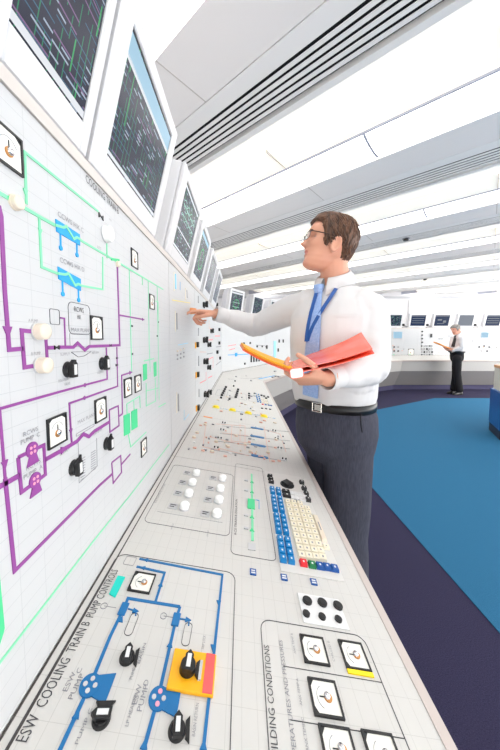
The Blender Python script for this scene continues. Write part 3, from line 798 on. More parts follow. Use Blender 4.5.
for u, v in ((269.6, 477.6), (270.4, 480.6), (271, 483.6)): key(D.px(u, v), .010, .018, 'black_soft', .012)
for u, v in ((285.6, 493), (286.6, 497)): key(D.px(u, v), .018, .026, 'black_soft', .010)
for i in range(2):
    for j in range(4): key(D.px(291.6 + 4.2 * j + 1.0 * i, 494 + .6 * j + 4.6 * i), .020, .014, 'panel_side', .006)
for u, v in ((301.4, 484), (303.8, 490), (305.8, 495.6), (307.8, 501.4)): key(D.px(u, v), .017, .016, 'black_soft', .012)
c = D.px(287, 485.5); b = MB(); b.cyl(c, .024, .024, .002, .005, 'black_soft', 28); b.poly([(c[0] - .022, c[1]), (c[0], c[1] - .020), (c[0] + .022, c[1]), (c[0], c[1] + .020)], .005, .013, 'black'); b.build('selector_dial', KB)

# ============================================================ second desk section
_, E = desk_unit('near', 1.005, 1.55, 'grey control desk section with four long blue bars and salmon pipe lines')
for u, v in ((257, 428.6), (257.2, 437), (258, 445.6), (259.6, 456.8)):
    c = E.px(u, v); b = MB(); ol = rrect(-.0095, .0095, -.036, .036, .0093, 5); b.poly(ol, 0, .003, 'blue'); E.part(b, 'blue_bar', c)
c = E.px(208, 417.4); b = MB(); b.box((0, 0, .0015), (.012, .050, .003), 'orange_bar'); E.part(b, 'orange_bar', c)
for ps in ([(206, 423), (203, 447), (218, 450)], [(216, 424), (245, 426), (245, 450)], [(232, 425), (231, 441), (249, 443)], [(264, 426), (266, 440), (270, 462)], [(214, 447), (249, 456)], [(222, 433), (248, 436)], [(210, 437), (226, 441), (247, 446)], [(240, 424), (240, 441)], [(265, 430), (280, 434), (286, 452)]):
    E.line(ps, .0022, 'salmon')
for ps in ([(222, 426), (290, 432)], [(220, 433.6), (290, 441)], [(218, 441.4), (290, 449)], [(214, 450.4), (285, 461)]):
    E.line(ps, .0012, 'ink_light')
for u, v in ((197, 433), (194, 437.6), (216, 442), (212, 452), (250, 452), (228, 447), (276, 440), (268, 453), (236, 436), (205, 425)):
    lamp(E, E.px(u, v), .008, 'beige', 'salmon', .008)
for u, v in ((223.6, 423.6), (222, 430.6), (219.4, 439), (216, 448.6), (274, 431.4), (276.4, 439.4), (279.4, 449), (284, 460)):
    c = E.px(u, v); b = MB(); b.box((0, 0, .002), (.010, .026, .004), 'panel_side'); o = E.part(b, 'switch_block', c)
    for k in (-1, 1): q = MB(); q.cyl((0, .007 * k), .0035, .003, .004, .010, 'black_soft', 12); q.build('toggle', o)
rg_ = random.Random(21)
for k in range(64):
    u = rg_.uniform(0, 1); v = rg_.uniform(422, 462)
    c = E.px(200 + (v - 422) * -.45 + u * (86 + (v - 422) * .55), v)
    if 0.015 < c[0] < .53 and -.50 < c[1] < -.02: button(E, c, .010, rg_.choice((.008, .014)), rg_.choice(['salmon', 'beige', 'grey', 'panel_side', 'salmon', 'ink_light']), 'push_button', .005)
# ============================================================= third section
_, G = desk_unit('near', 1.55, 2.55, 'grey control desk section with a row of yellow lamps and ranks of small black switches')
for u, v in ((216, 407.4), (232.4, 410.4), (248.2, 413.4), (264, 416.6)):
    c = G.px(u, v); b = MB(); b.box((0, 0, .002), (.044, .046, .004), 'pale_yellow', None, .001, 1); o = G.part(b, 'lamp_block', c); q = MB(); q.cyl((0, 0), .020, .016, .004, .012, 'lemon', 16); q.build('lens_cap', o)
    x = Vector(c); G.line([x + Vector((0, -.02)), x + Vector((0, -.075))], .004, 'cyan', raw=True)
    b = MB(); b.box((0, 0, .002), (.012, .02, .004), 'panel_side'); G.part(b, 'name_tag', (c[0], c[1] - .045))
for k in range(5):
    button(G, G.px(225.8 - 1.0 * k, 387.6 + 2.0 * k), .026, .020, 'black', 'toggle_switch', .014)
    button(G, G.px(238 - .6 * k, 390 + 1.9 * k), .026, .020, 'black', 'toggle_switch', .014)
for u, v in ((221, 398.2), (229.4, 399.6), (235, 381.4), (233.6, 386.4)): button(G, G.px(u, v), .024, .016, 'black', 'toggle_switch', .012)
for k in range(3): button(G, G.px(249, 394 + 2.2 * k), .02, .018, 'black_soft', 'toggle_switch', .01)
for k in range(5):
    button(G, G.px(256.0 + .5 * k, 394.4 + 1.9 * k), .020, .012, 'key_blue', 'key', .008); button(G, G.px(258.4 + .5 * k, 394.8 + 1.9 * k), .020, .012, 'key_blue', 'key', .008)
for u, v in ((254.6, 394), (261.4, 395.8), (264, 396.6), (268, 397.4), (266, 398.6)): button(G, G.px(u, v), .024, .018, 'black_soft', 'key', .01)
for j in range(3):
    for k in range(3): button(G, G.px(261.6 + 2.2 * j + .6 * k, 399.4 + .4 * j + 1.6 * k), .016, .012, 'cream', 'key', .007)
for u, v, m in ((262.6, 404.6, 'red'), (265.6, 405, 'tag_blue'), (268.6, 405.4, 'tag_blue'), (271, 405.8, 'tag_blue'), (262, 408.6, 'ink'), (266, 409, 'ink'), (270, 409.6, 'ink')): button(G, G.px(u, v), .014, .016, m, 'key', .006)
b = MB()
for k in range(5):
    x = .05 + .12 * k
    q_ = MB(); outline(q_, rrect(.62, .62 + .24, -.12 - .09 * k, -.05 - .09 * k, .01), .0022, 'ink_light'); G.part(q_, 'printed_outline')
for k in range(34):
    c = (rg_.uniform(.05, .95), rg_.uniform(-.48, -.04))
    button(G, c, .016, rg_.choice((.010, .02)), rg_.choice(['grey', 'beige', 'panel_side', 'ink_light', 'salmon']), 'push_button', .006)
_, H_ = desk_unit('near', 2.55, 3.60, 'grey control desk section that runs into the first console corner', 0, -T15)
for ps in ([(236, 374), (244, 374.6)], [(240, 378), (252, 379)], [(228, 379), (234, 379.4)]): H_.line(ps, .004, 'ink_light')
for u, v in ((236, 377), (246, 376.4), (251, 381)): button(H_, H_.px(u, v), .03, .02, 'grey', 'toggle_switch', .01)

# ================================================= next upright panels on the near run
_, B_ = panel_unit('near', 1.01, 1.55, 'plain white mimic panel with narrow slot indicators and one orange knob being turned')
for u, v0, v1, m in ((175, 274, 289, 'pale_blue'), (176.3, 313, 329.5, 'grey'), (177.8, 394, 411, 'grey'), (186.6, 290, 298, 'grey_lt')):
    B_.line([(u, v0), (u + .4, v1)], .010, m, 'slot_indicator', .004)
    B_.line([(u - 1.2, v0 - 2), (u - 1.2, v1 + 2)], .004, 'cream', 'slot_frame', .002)
for i in range(3):
    for k in range(3): button(B_, B_.px(177 + 3.2 * i, 351 + 4 * k - 1.2 * i), .014, .007, 'beige' if k == 0 else 'grey', 'push_button', .005)
b = MB(); b.cyl((0, 0), .017, .013, 0, .03, 'orange_bar', 20); B_.part(b, 'control_knob', B_.px(190.4, 311))
for ps, m in (([(172, 300), (190, 303)], 'pale_yellow'), ([(178, 345), (188, 343)], 'pale_blue'), ([(184, 410), (184, 420), (189, 414)], 'pale_blue'), ([(180, 282), (180, 290)], 'cyan')): B_.line(ps, .003, m)
_, C_ = panel_unit('near', 1.55, 2.09, 'white mimic panel with pairs of black and amber switches just past the reaching hand')
for u, v in ((196.6, 344.6), (197, 374.4), (197.4, 407.6)):
    button(C_, C_.px(u, v), .032, .030, 'black', 'toggle_switch', .014); button(C_, C_.px(u - 1.4, v + .8), .014, .034, 'yellow', 'lit_button', .006)
for u, v in ((203, 304.6), (203.2, 340), (203.6, 361.6), (204, 394.6)): knob(C_, C_.px(u, v), .019, R(90), .035)
for u, v0, v1 in ((198, 296, 303), (198.2, 328, 336), (198.4, 356, 366), (198.8, 389, 397)): C_.line([(u, v0), (u, v1)], .010, 'grey', 'slot_indicator', .004)
for ps, m in (([(200, 315), (205.4, 318)], 'salmon'), ([(200, 352), (206, 352)], 'salmon'), ([(200, 383), (206, 380), (206, 372)], 'coral'), ([(199, 320), (205, 322)], 'pale_blue')): C_.line(ps, .004, m)
_, D_ = panel_unit('near', 2.09, 2.63, 'white mimic panel with red pipe lines and small round switches, third past the large one')
for u, v in ((207.6, 344.8), (207.4, 367.6), (208, 392.4), (210.4, 331)): knob(D_, D_.px(u, v), .017, R(90), .03)
for u, v in ((209.6, 345.4), (209.6, 368.4)): button(D_, D_.px(u, v), .02, .02, 'orange_bar', 'lit_button', .008)
for ps, m in (([(207, 340), (213, 339.6)], 'coral'), ([(207, 354), (212.6, 353)], 'ink_light'), ([(207.6, 360), (213, 357), (213, 368)], 'coral'), ([(208, 378), (212, 376)], 'coral'), ([(209, 320), (209, 328), (213, 329)], 'salmon')): D_.line(ps, .006, m)
_, E_ = panel_unit('near', 2.63, 3.60, 'white mimic panel with few small black switches ending at the first console corner', 0, -T15)
for u, v in ((218.6, 329.6), (218.6, 343), (216.6, 352), (219.4, 358)): button(E_, E_.px(u, v), .05, .034, 'black', 'toggle_switch', .02)
for ps, m in (([(215, 336), (220, 336)], 'coral'), ([(216, 347), (221, 346.4)], 'ink_light'), ([(216, 365), (221, 361)], 'ink_light'), ([(217, 352), (217, 364)], 'salmon')): E_.line(ps, .008, m)

# ==================================================== second stretch (after the first bend)
_, F1 = panel_unit('bend', 0, L2 / 2, 'white mimic panel seen behind the orange folder, with four black and amber slot switches', T15, 0)
for i in range(4): 
    c = F1.px(251 + 2.6 * i, 358.6 - .2 * i); button(F1, c, .026, .11, 'black_soft', 'slot_switch', .014); button(F1, (c[0] + .02, c[1]), .012, .10, 'brass', 'slot_label', .006)
for ps, m, w in (([(228, 355), (253, 354)], 'cyan', .010), ([(228, 346), (236, 344.6)], 'coral', .007), ([(229, 350), (235, 348.4)], 'coral', .007), ([(256, 345), (268, 346)], 'ink_light', .007)): F1.line(ps, w, m)
b = MB(); b.box((0, 0, .004), (.05, .05, .008), 'cyan'); F1.part(b, 'mimic_block', F1.px(236, 354.6))
for u, v in ((244.6, 363.6), (243.8, 343.4), (250, 343), (257, 346.4), (262, 346.4), (266, 346.6)): button(F1, F1.px(u, v), .03, .03, 'black', 'toggle_switch', .012)
_, F2 = panel_unit('bend', L2 / 2, L2, 'white mimic panel with a tall pale blue bar, half hidden by the man', 0, -T15)
b = MB(); p0 = F2.px(274.6, 341); p1 = F2.px(274.6, 358); b.box((0, 0, .006), (.09, abs(p1[1] - p0[1]), .012), 'pale_blue'); F2.part(b, 'level_bar', ((p0[0] + p1[0]) / 2, (p0[1] + p1[1]) / 2))
for u, v in ((266.6, 347), (279, 341), (283, 341), (278, 350)): button(F2, F2.px(u, v), .04, .06, 'black_soft', 'toggle_switch', .012)
_, J1 = desk_unit('bend', 0, L2, 'grey control desk section behind the orange folder, past the first console corner', T15, -T15)
J1.line([(258.6, 379), (275, 375.6)], .020, 'cyan'); J1.line([(240, 381), (262, 377)], .006, 'ink_light')
for u, v in ((273, 377.6), (276, 376.6), (279, 377), (275, 371.6)): button(J1, J1.px(u, v), .05, .03, 'grey', 'toggle_switch', .014)
# ===================================================== third stretch
TN = 2
for i in range(TN):
    a0, a1 = L3 * i / TN, L3 * (i + 1) / TN
    panel_unit('turn', a0, a1, ('white mimic panel hidden behind the man, after the second console corner', 'white mimic panel between the man in the white shirt and the far console')[i], T15 if i == 0 else 0, -T15 if i == TN - 1 else 0)
desk_unit('turn', 0, L3, 'grey control desk section hidden behind the man in the white shirt', T15, -T15)
# ------------------------------------------------------------------ monitors
ZT = PTOP + .019
def monitor(M, w, h, label, scr='screen_a', style=0, tilt=14, bl=.033, br=.033, bt=.03, bb=.044, group='display monitors on the console top', horn=False):
    """white flat display leaning over the panel; M is the middle of its lower front edge on the console top"""
    root = empty('monitor', M)
    Tm = Matrix.Translation((0, .010, .004)) @ Matrix.Rotation(R(tilt), 4, 'X')
    x0, x1 = -w / 2, w / 2
    b = MB(); d = .05; z0 = .006
    b.box((0, .002 + d / 2, z0 + h / 2), (w, d - .01, h), 'casing', None, .006, 2)
    # raised frame of four bars round the picture
    for c, s in (((x0 + bl / 2, 0, z0 + h / 2), (bl, .012, h)), ((x1 - br / 2, 0, z0 + h / 2), (br, .012, h)), (((bl - br) / 2, 0, z0 + bb / 2), (w - bl - br + .004, .012, bb)), (((bl - br) / 2, 0, z0 + h - bt / 2), (w - bl - br + .004, .012, bt))):
        b.box(c, s, 'casing', None, .0025, 1)
    b.build('casing', root, Tm)
    b = MB(); vs = []
    for y, k in ((.048, 1.0), (.12, .92), (.165, .62)):
        vs += [(x0 * k + .004, y, z0 + .02 + (1 - k) * h * .4), (x1 * k - .004, y, z0 + .02 + (1 - k) * h * .4), (x1 * k - .004, y, z0 + h * (1 - (1 - k) * .6) - .006), (x0 * k + .004, y, z0 + h * (1 - (1 - k) * .6) - .006)]
    fs = []
    for j in (0, 4): fs += [(j + i, j + (i + 1) % 4, j + 4 + (i + 1) % 4, j + 4 + i) for i in range(4)]
    fs += [(0, 3, 2, 1), (8, 9, 10, 11)]
    b.add(vs, fs, 'casing_back'); b.build('back_shell', root, Tm)
    b = MB(); b.box((0, .10, .024), (w * .5, .13, .046), 'casing_back', None, .006, 2); b.build('stand', root)
    sx0, sx1, sz0, sz1 = x0 + bl, x1 - br, z0 + bb, z0 + h - bt
    y = -.0012
    def rect(a0, a1, c0, c1, m, dy=0, nm=None):
        q = MB(); X0 = sx0 + (sx1 - sx0) * a0; X1 = sx0 + (sx1 - sx0) * a1; Z0 = sz0 + (sz1 - sz0) * c0; Z1 = sz0 + (sz1 - sz0) * c1
        q.add([(X0, y - dy, Z0), (X1, y - dy, Z0), (X1, y - dy, Z1), (X0, y - dy, Z1), (X0, .002, Z0), (X1, .002, Z0), (X1, .002, Z1), (X0, .002, Z1)], [(0, 1, 2, 3), (0, 4, 5, 1), (1, 5, 6, 2), (2, 6, 7, 3), (3, 7, 4, 0)], m)
        return q
    q = rect(0, 1, 0, 1, 'black'); s_ = q.build('screen_surround', root, Tm)
    q = rect(.012, .988, .012, .988, scr, .0006); s_ = q.build('screen', root, Tm)
    bars = {0: [(.01, .99, .02, .065, 'scr_white')], 1: [(.01, .99, .02, .05, 'scr_white'), (.012, .988, .80, .97, 'scr_sky'), (.012, .988, .775, .815, 'scr_white')],
            2: [(.01, .99, .02, .05, 'scr_white'), (.05, .95, .30, .32, 'scr_white'), (.03, .97, .93, .97, 'scr_white'), (.1, .9, .70, .712, 'scr_mint'), (.1, .9, .56, .57, 'scr_mint')],
            3: [(.01, .99, .88, .97, 'scr_sky')], 4: [], 6: [(.02, .98, .88, .97, 'scr_grey'), (.1, .9, .66, .71, 'scr_grey'), (.1, .9, .46, .50, 'scr_grey'), (.1, .9, .26, .30, 'scr_grey')], 7: [(.02, .98, .88, .97, 'scr_grey'), (.2, .5, .5, .62, 'scr_grey'), (.6, .8, .3, .5, 'scr_grey'), (.2, .7, .2, .24, 'scr_grey')], 5: [(.02, .98, .90, .97, 'scr_white'), (.2, .8, .5, .52, 'scr_mint'), (.2, .8, .3, .32, 'scr_mint')]}[style]
    for a0, a1, c0, c1, m in bars: rect(a0, a1, c0, c1, m, .0009).build('toolbar' if c1 - c0 > .03 else 'trace_line', s_)
    if style == 2:
        q = MB()
        for zz in (.66, .75, .52):
            pts = [(sx0 + (sx1 - sx0) * (.12 + .76 * i / 22), sz0 + (sz1 - sz0) * (zz + .035 * math.sin(i * 2.1) * (1 if i % 2 else -1))) for i in range(23)]
            for i in range(22):
                p, r_ = pts[i], pts[i + 1]; q.add([(p[0], y - .0011, p[1]), (r_[0], y - .0011, r_[1]), (r_[0], y - .0011, r_[1] + .003), (p[0], y - .0011, p[1] + .003)], [(0, 1, 2, 3)], 'scr_mint')
        q.build('trend_curve', s_)
    if style == 0:
        rect(.012, .52, .50, .535, 'scr_white', .0009).build('toolbar', s_); rect(.30, .56, .64, .68, 'scr_green', .0009).build('alarm_bar', s_)
    if style == 5 or style == 3:
        q = MB(); cx, cz, r = (sx0 + sx1) / 2, sz0 + (sz1 - sz0) * .45, (sx1 - sx0) * .22
        for i in range(16):
            a, c = 2 * math.pi * i / 16, 2 * math.pi * (i + 1) / 16
            q.add([(cx + r * math.cos(a), y - .0011, cz + r * math.sin(a)), (cx + r * math.cos(c), y - .0011, cz + r * math.sin(c)), (cx + r * .9 * math.cos(c), y - .0011, cz + r * .9 * math.sin(c)), (cx + r * .9 * math.cos(a), y - .0011, cz + r * .9 * math.sin(a))], [(0, 1, 2, 3)], 'scr_green')
        q.build('ring_diagram', s_)
    tag(root, label, 'monitor', group)
    return root
def onnear(u):            # along the near run where pixel column u meets the panel face
    return -0.26 * F / (u - PX)
def near_mon(a0, a1, *a, **k):
    return monitor(segM('near', (a0 + a1) / 2) @ Matrix.Translation((0, 0, ZT)), a1 - a0, .306, *a, **k)
near_mon(.285, .494, 'white monitor with green bar and white stripe, first over the large mimic panel', 'screen_a', 0, bl=.045, br=.020)
near_mon(.504, .867, 'large white monitor with pale blue header, above the large mimic panel title', 'screen_b', 1, bl=.047, br=.035)
near_mon(.992, 1.365, 'white monitor with wavy trend curves, third along the near console', 'screen_c', 2, bl=.062, br=.028)
near_mon(1.45, 1.78, 'white monitor with blue title bar and ring diagram, fourth along the near console', 'screen_b', 3)
near_mon(1.90, 2.26, 'white monitor with washed-out grey screen, fifth along the near console', 'screen_dim', 4)
near_mon(2.42, 2.80, 'white monitor with washed-out grey screen, last before the first console corner', 'screen_dim', 4)
for a, lab, sc, st in ((.32, 'white monitor with green ring display, just above the man\'s outstretched sleeve', 'screen_a', 5), (.96, 'white monitor with plain dark screen, between the ringed one and the man\'s shoulder', 'screen_c', 4), (1.60, 'white monitor almost hidden by the man\'s shoulder, with a small dark screen showing', 'screen_c', 4)):
    monitor(segM('bend', a) @ Matrix.Translation((0, 0, ZT)), .36, .365, lab, sc, st, 10)
for a, lab, sc, st in ((.9, 'white monitor behind the man in the white shirt, on the third console stretch', 'screen_a', 4),):
    pass

# grey brackets on the console top between the displays
def bracket(M, label):
    b = MB(); b.box((0, .04, .0135), (.10, .07, .024), 'grey', None, .006, 2); o = empty('support_bracket', M); b.build('base', o)
    b = MB(); b.box((0, 0, 0), (.11, .035, .03), 'grey', Matrix.Translation((.01, .03, .055)) @ Matrix.Rotation(R(22), 4, 'Y'), .008, 2); b.build('arm', o)
    b = MB(); b.box((0, 0, 0), (.05, .05, .06), 'black_soft', Matrix.Translation((-.03, .03, .080)), .01, 2); b.build('head', o)
    tag(o, label, 'bracket', 'grey brackets between the displays')
bracket(segM('near', 3.2) @ Matrix.Translation((0, 0, ZT)), 'small grey bracket with dark head, in the console corner over the man\'s cuff')
bracket(segM('bend', .64) @ Matrix.Translation((0, 0, ZT)), 'small grey bracket with dark head, just past the ringed monitor')

# ------------------------------------------------------- far console stretch
FW = 1.29
P3 = []
labs_p = ['white far mimic panel with a pale blue window, beside the man\'s white sleeve', 'white far mimic panel behind the grey-haired man\'s orange folder', 'white far mimic panel behind and past the grey-haired man\'s back', 'white far mimic panel behind the blue cabinet']
labs_d = ['grey far desk section beside the man\'s white sleeve', 'grey far desk section just before the grey-haired man', 'grey far desk section behind the grey-haired man', 'grey far desk section behind the blue cabinet']
for i in range(3):
    S_ = panel_unit('far', FW * i, FW * (i + 1), labs_p[i], T15 if i == 0 else 0, 0)[1]; P3.append(S_)
    desk_unit('far', FW * i, FW * (i + 1), labs_d[i], T15 if i == 0 else 0, 0)
def farS(u): 
    x = P3[0].px(u, 340)[0]; i = min(2, max(0, int(x / FW))); return P3[i]
rng = random.Random(11)
def fb(u, v, w, h, m, nm='push_button', z=.01): S_ = farS(u); return button(S_, S_.px(u, v), w, h, m, nm, z, .002)
for u, v, w, h in ((397.5, 335, .26, .20), (484.5, 335, .22, .17)):
    S_ = farS(u); b = MB(); b.box((0, 0, .006), (w, h, .012), 'grey_lt', None, .003, 1); o = S_.part(b, 'display_window', S_.px(u, v)); q = MB(); q.box((0, 0, .0125), (w - .03, h - .03, .003), 'scr_sky'); tag(q.build('window_glass', o), 'pale blue lit window')
for u, v in ((411, 352), (499, 350)): S_ = farS(u); meter(S_, S_.px(u, v), .16, .17)
for j in range(4):
    for k in range(5): fb(421.5 + 2.6 * k, 346 + 3 * j, .03, .05 if j else .03, 'grey' if (j + k) % 3 else 'black_soft', 'toggle_switch', .02)
for k in range(4): fb(422, 331.5 + 3.6 * k, .035, .035, 'black_soft', 'toggle_switch', .02)
fb(431, 335.6, .035, .10, 'black', 'rotary_switch', .03)
for u, v in ((390, 347), (394, 347), (398, 347), (390, 351), (394, 351), (398, 351), (479, 347), (484, 346), (489, 347), (481, 351), (487, 351)): fb(u, v, .035, .04, rng.choice(['black_soft', 'grey', 'ink']), 'toggle_switch', .02)
for k in range(9): fb(437 + 2.4 * k, 337.5 + 1.6 * math.sin(k), .05, .03, rng.choice(['grey', 'grey_lt', 'beige']), 'push_button', .01)
for k in range(26): fb(rng.uniform(388, 455), rng.uniform(344, 361), .035, rng.choice((.02, .05)), rng.choice(['salmon', 'grey', 'ink_light', 'grey_lt', 'green', 'grey']), 'push_button', .008)
for k in range(14): fb(rng.uniform(469, 499), rng.uniform(340, 361), .035, rng.choice((.02, .05)), rng.choice(['salmon', 'grey', 'ink_light', 'grey_lt', 'grey']), 'push_button', .008)
for u in (386, 404, 418, 437, 459, 475, 494):
    S_ = farS(u); x = S_.px(u, 340)[0]; S_.line([(x, ZC + .06), (x, PTOP - .03)], .008, 'grey_lt', 'panel_seam', .002, raw=True)
mons = [(393.0, 'white far monitor with green-tinged screen, beside the man\'s shoulder', 'screen_a', 4), (417.0, 'white far monitor with dark blue rows, second from the man\'s shoulder', 'scr_navy', 6), (440.6, 'white far monitor with dark blue diagram, just before the grey-haired head', 'scr_navy', 7), (464.4, 'white far monitor with plain grey screen, directly behind the grey-haired head', 'scr_grey', 4), (491.6, 'white far monitor with dark blue rows, past the grey-haired man, over the blue cabinet', 'scr_navy', 6)]
for u, lab, sc, st in mons:
    p = atY(u, 328, C3.y); monitor(Matrix.Translation((p.x, C3.y, ZT)), .46, .37, lab, sc, st, 13, .04, .04, .04, .045)
for u, lab in ((405.5, 'small grey bracket between the first and second far monitors'), (429.5, 'small grey bracket between the second and third far monitors'), (477.6, 'small grey bracket between the plain grey far monitor and the last one')):
    p = atY(u, 328, C3.y); bracket(Matrix.Translation((p.x, C3.y + .02, ZT)), lab)
# far wall: flush panels above the displays
for u0, u1, v0, m in ((409, 436, 300, 'wall_white'), (444, 472, 300, 'wall_white'), (474, 495, 299.5, 'wall_grey'), (383, 404, 304, 'wall_white'), (497.5, 520, 300, 'wall_white')):
    a, c = atY(u0, v0, RY1 - .03), atY(u1, 330, RY1 - .03)
    b = MB(); b.box(((a.x + c.x) / 2, RY1 - .015, (a.z + c.z) / 2), (c.x - a.x, .03, a.z - c.z), m, None, .004, 1)
    tag(b.build('trim_%d' % int(u0)), kind='structure')
b = MB(); b.box(((RX0 + RX1) / 2, RY1 - .02, 2.50), (RX1 - RX0 - .02, .04, .05), 'wall_grey'); tag(b.build('trim_far'), kind='structure')
b = MB(); b.box(((RX0 + RX1) / 2, RY1 - .01, .05), (RX1 - RX0 - .02, .02, .1), 'plinth'); tag(b.build('baseboard_far'), kind='structure')

# ------------------------------------------------- blue cabinet at the edge
root = empty('supervisor_desk', Matrix.Translation((3.90, 3.55, .005)))
def ring(sc, off=0): # plan outline of an angled desk end
    return [(x * sc, y * sc) for x, y in ((-.36, .40), (-.60, -.03), (-.36, -.42), (.6, -.62), (1.2, -.5), (1.2, .5), (.3, .62))]
b = MB(); b.poly(ring(.985), 0, .12, 'cab_plinth'); b.build('plinth', root)
b = MB(); b.poly(ring(1.0), .12, .60, 'cab_blue'); cb = b.build('body', root)
b = MB(); b.poly([(x + .02, y) for x, y in ring(.97)], .60, .90, 'cab_beige'); b.build('upper_body', root)
b = MB(); b.poly([(x + .02, y) for x, y in ring(.985)], .90, .935, 'wood'); b.build('wooden_top', root)
b = MB(); b.box((-.49, -.24, .52), (.004, .20, .01), 'pale_blue', Matrix.Translation((-.49, -.24, .52)) @ Matrix.Rotation(R(31), 4, 'Z') @ Matrix.Translation((.49, .24, -.52))); b.build('handle', root)
tag(root, 'blue cabinet desk with beige upper part and wooden top, beside the blue carpet', 'desk')
# -------------------------------------------------------------------- people
def V(*a): return Vector(a)
def loft(rings, cap=True):
    """rings: list of equal-length point loops -> bmesh"""
    bm = bmesh.new(); n = len(rings[0]); vs = [[bm.verts.new(p) for p in r] for r in rings]
    for j in range(len(rings) - 1):
        for i in range(n): bm.faces.new((vs[j][i], vs[j][(i + 1) % n], vs[j + 1][(i + 1) % n], vs[j + 1][i]))
    if cap: bm.faces.new(vs[0][::-1]); bm.faces.new(vs[-1])
    bmesh.ops.recalc_face_normals(bm, faces=bm.faces)
    return bm
def ell(c, ax, ay, rx, ry, n=28, p=2.0):
    out = []
    for i in range(n):
        t = 2 * math.pi * i / n; ct, st = math.cos(t), math.sin(t)
        out.append(c + ax * rx * math.copysign(abs(ct) ** (2 / p), ct) + ay * ry * math.copysign(abs(st) ** (2 / p), st))
    return out
def limb(mb, pts, rad, m='skin', n=20, flat=None, up=None):
    """tapered round-ended tube through 3-D points; flat squashes it along up"""
    pts = [Vector(p) for p in pts]; rings = []
    # resample smoothly (Catmull-Rom)
    P, Q = [], []
    for i in range(len(pts) - 1):
        p0, p1, p2, p3 = pts[max(i - 1, 0)], pts[i], pts[i + 1], pts[min(i + 2, len(pts) - 1)]
        K = 5 if len(pts) > 2 else 3
        for k in range(K):
            t = k / K
            P.append(.5 * ((2 * p1) + (p2 - p0) * t + (2 * p0 - 5 * p1 + 4 * p2 - p3) * t * t + (3 * p1 - p0 - 3 * p2 + p3) * t ** 3)); Q.append(rad[i] + (rad[i + 1] - rad[i]) * t)
    P.append(pts[-1]); Q.append(rad[-1])
    d0 = (P[1] - P[0]).normalized(); d1 = (P[-1] - P[-2]).normalized()
    ref = up.normalized() if up is not None else (Vector((0, 0, 1)) if abs(d0.z) < .8 else Vector((1, 0, 0)))
    def fr(d):
        y = (ref - d * ref.dot(d)); y = y.normalized() if y.length > 1e-4 else d.orthogonal().normalized()
        return d.cross(y).normalized(), y
    fl = flat or 1.0
    def add(c, d, r):
        x, y = fr(d); rings.append(ell(c, x, y, r, r * fl, n))
    for a in (80, 55, 28): add(P[0] - d0 * Q[0] * math.sin(R(a)) * .9, d0, max(Q[0] * math.cos(R(a)), .0008))
    for i, c in enumerate(P):
        d = (P[min(i + 1, len(P) - 1)] - P[max(i - 1, 0)]).normalized(); add(c, d, Q[i])
    for a in (28, 55, 80): add(P[-1] + d1 * Q[-1] * math.sin(R(a)) * .9, d1, max(Q[-1] * math.cos(R(a)), .0008))
    mb.bm(loft(rings), m)
def remeshed(mb, voxel, smooth=4, fac=.5):
    """union of the pieces as ONE continuous surface"""
    o = mb.build('tmp'); md = o.modifiers.new('r', 'REMESH'); md.mode = 'VOXEL'; md.voxel_size = voxel; md.adaptivity = 0
    if smooth: s = o.modifiers.new('s', 'SMOOTH'); s.iterations = smooth; s.factor = fac
    bpy.context.view_layer.update(); dg = bpy.context.evaluated_depsgraph_get(); dg.update()
    me = bpy.data.meshes.new_from_object(o.evaluated_get(dg))
    bpy.data.objects.remove(o)
    return me
def mesh_obj(me, name, parent, inv, mats, midx=None):
    me.materials.clear()
    for k in mats: me.materials.append(MATS[k])
    me.polygons.foreach_set('material_index', midx if midx is not None else [0] * len(me.polygons))
    me.polygons.foreach_set('use_smooth', [True] * len(me.polygons))
    me.update()
    o = bpy.data.objects.new(name, me); COL.objects.link(o)
    if parent: o.parent = parent; o.matrix_basis = inv
    return o
def interp(tab, z):
    if z <= tab[0][0]: return tab[0][1]
    for (a, fa), (c, fc) in zip(tab, tab[1:]):
        if z <= c:
            t = (z - a) / (c - a); t = t * t * (3 - 2 * t) * .5 + t * .5
            return fa + (fc - fa) * t
    return tab[-1][1]
FRONT = [(0, .062), (.008, .082), (.016, .088), (.030, .0885), (.045, .0860), (.065, .0860), (.076, .0865), (.085, .090), (.104, .089), (.120, .086), (.134, .0935), (.156, .092), (.180, .081), (.200, .060), (.215, .030), (.222, .0)]
BACK = [(0, .0), (.020, -.036), (.045, -.062), (.065, -.077), (.09, -.086), (.14, -.098), (.17, -.093), (.195, -.074), (.212, -.045), (.222, -.012)]
HALF = [(0, .026), (.012, .038), (.035, .050), (.06, .059), (.09, .067), (.12, .071), (.15, .075), (.175, .072), (.198, .057), (.214, .033), (.222, .010)]
def gs(x, s): return math.exp(-(x / s) ** 2)
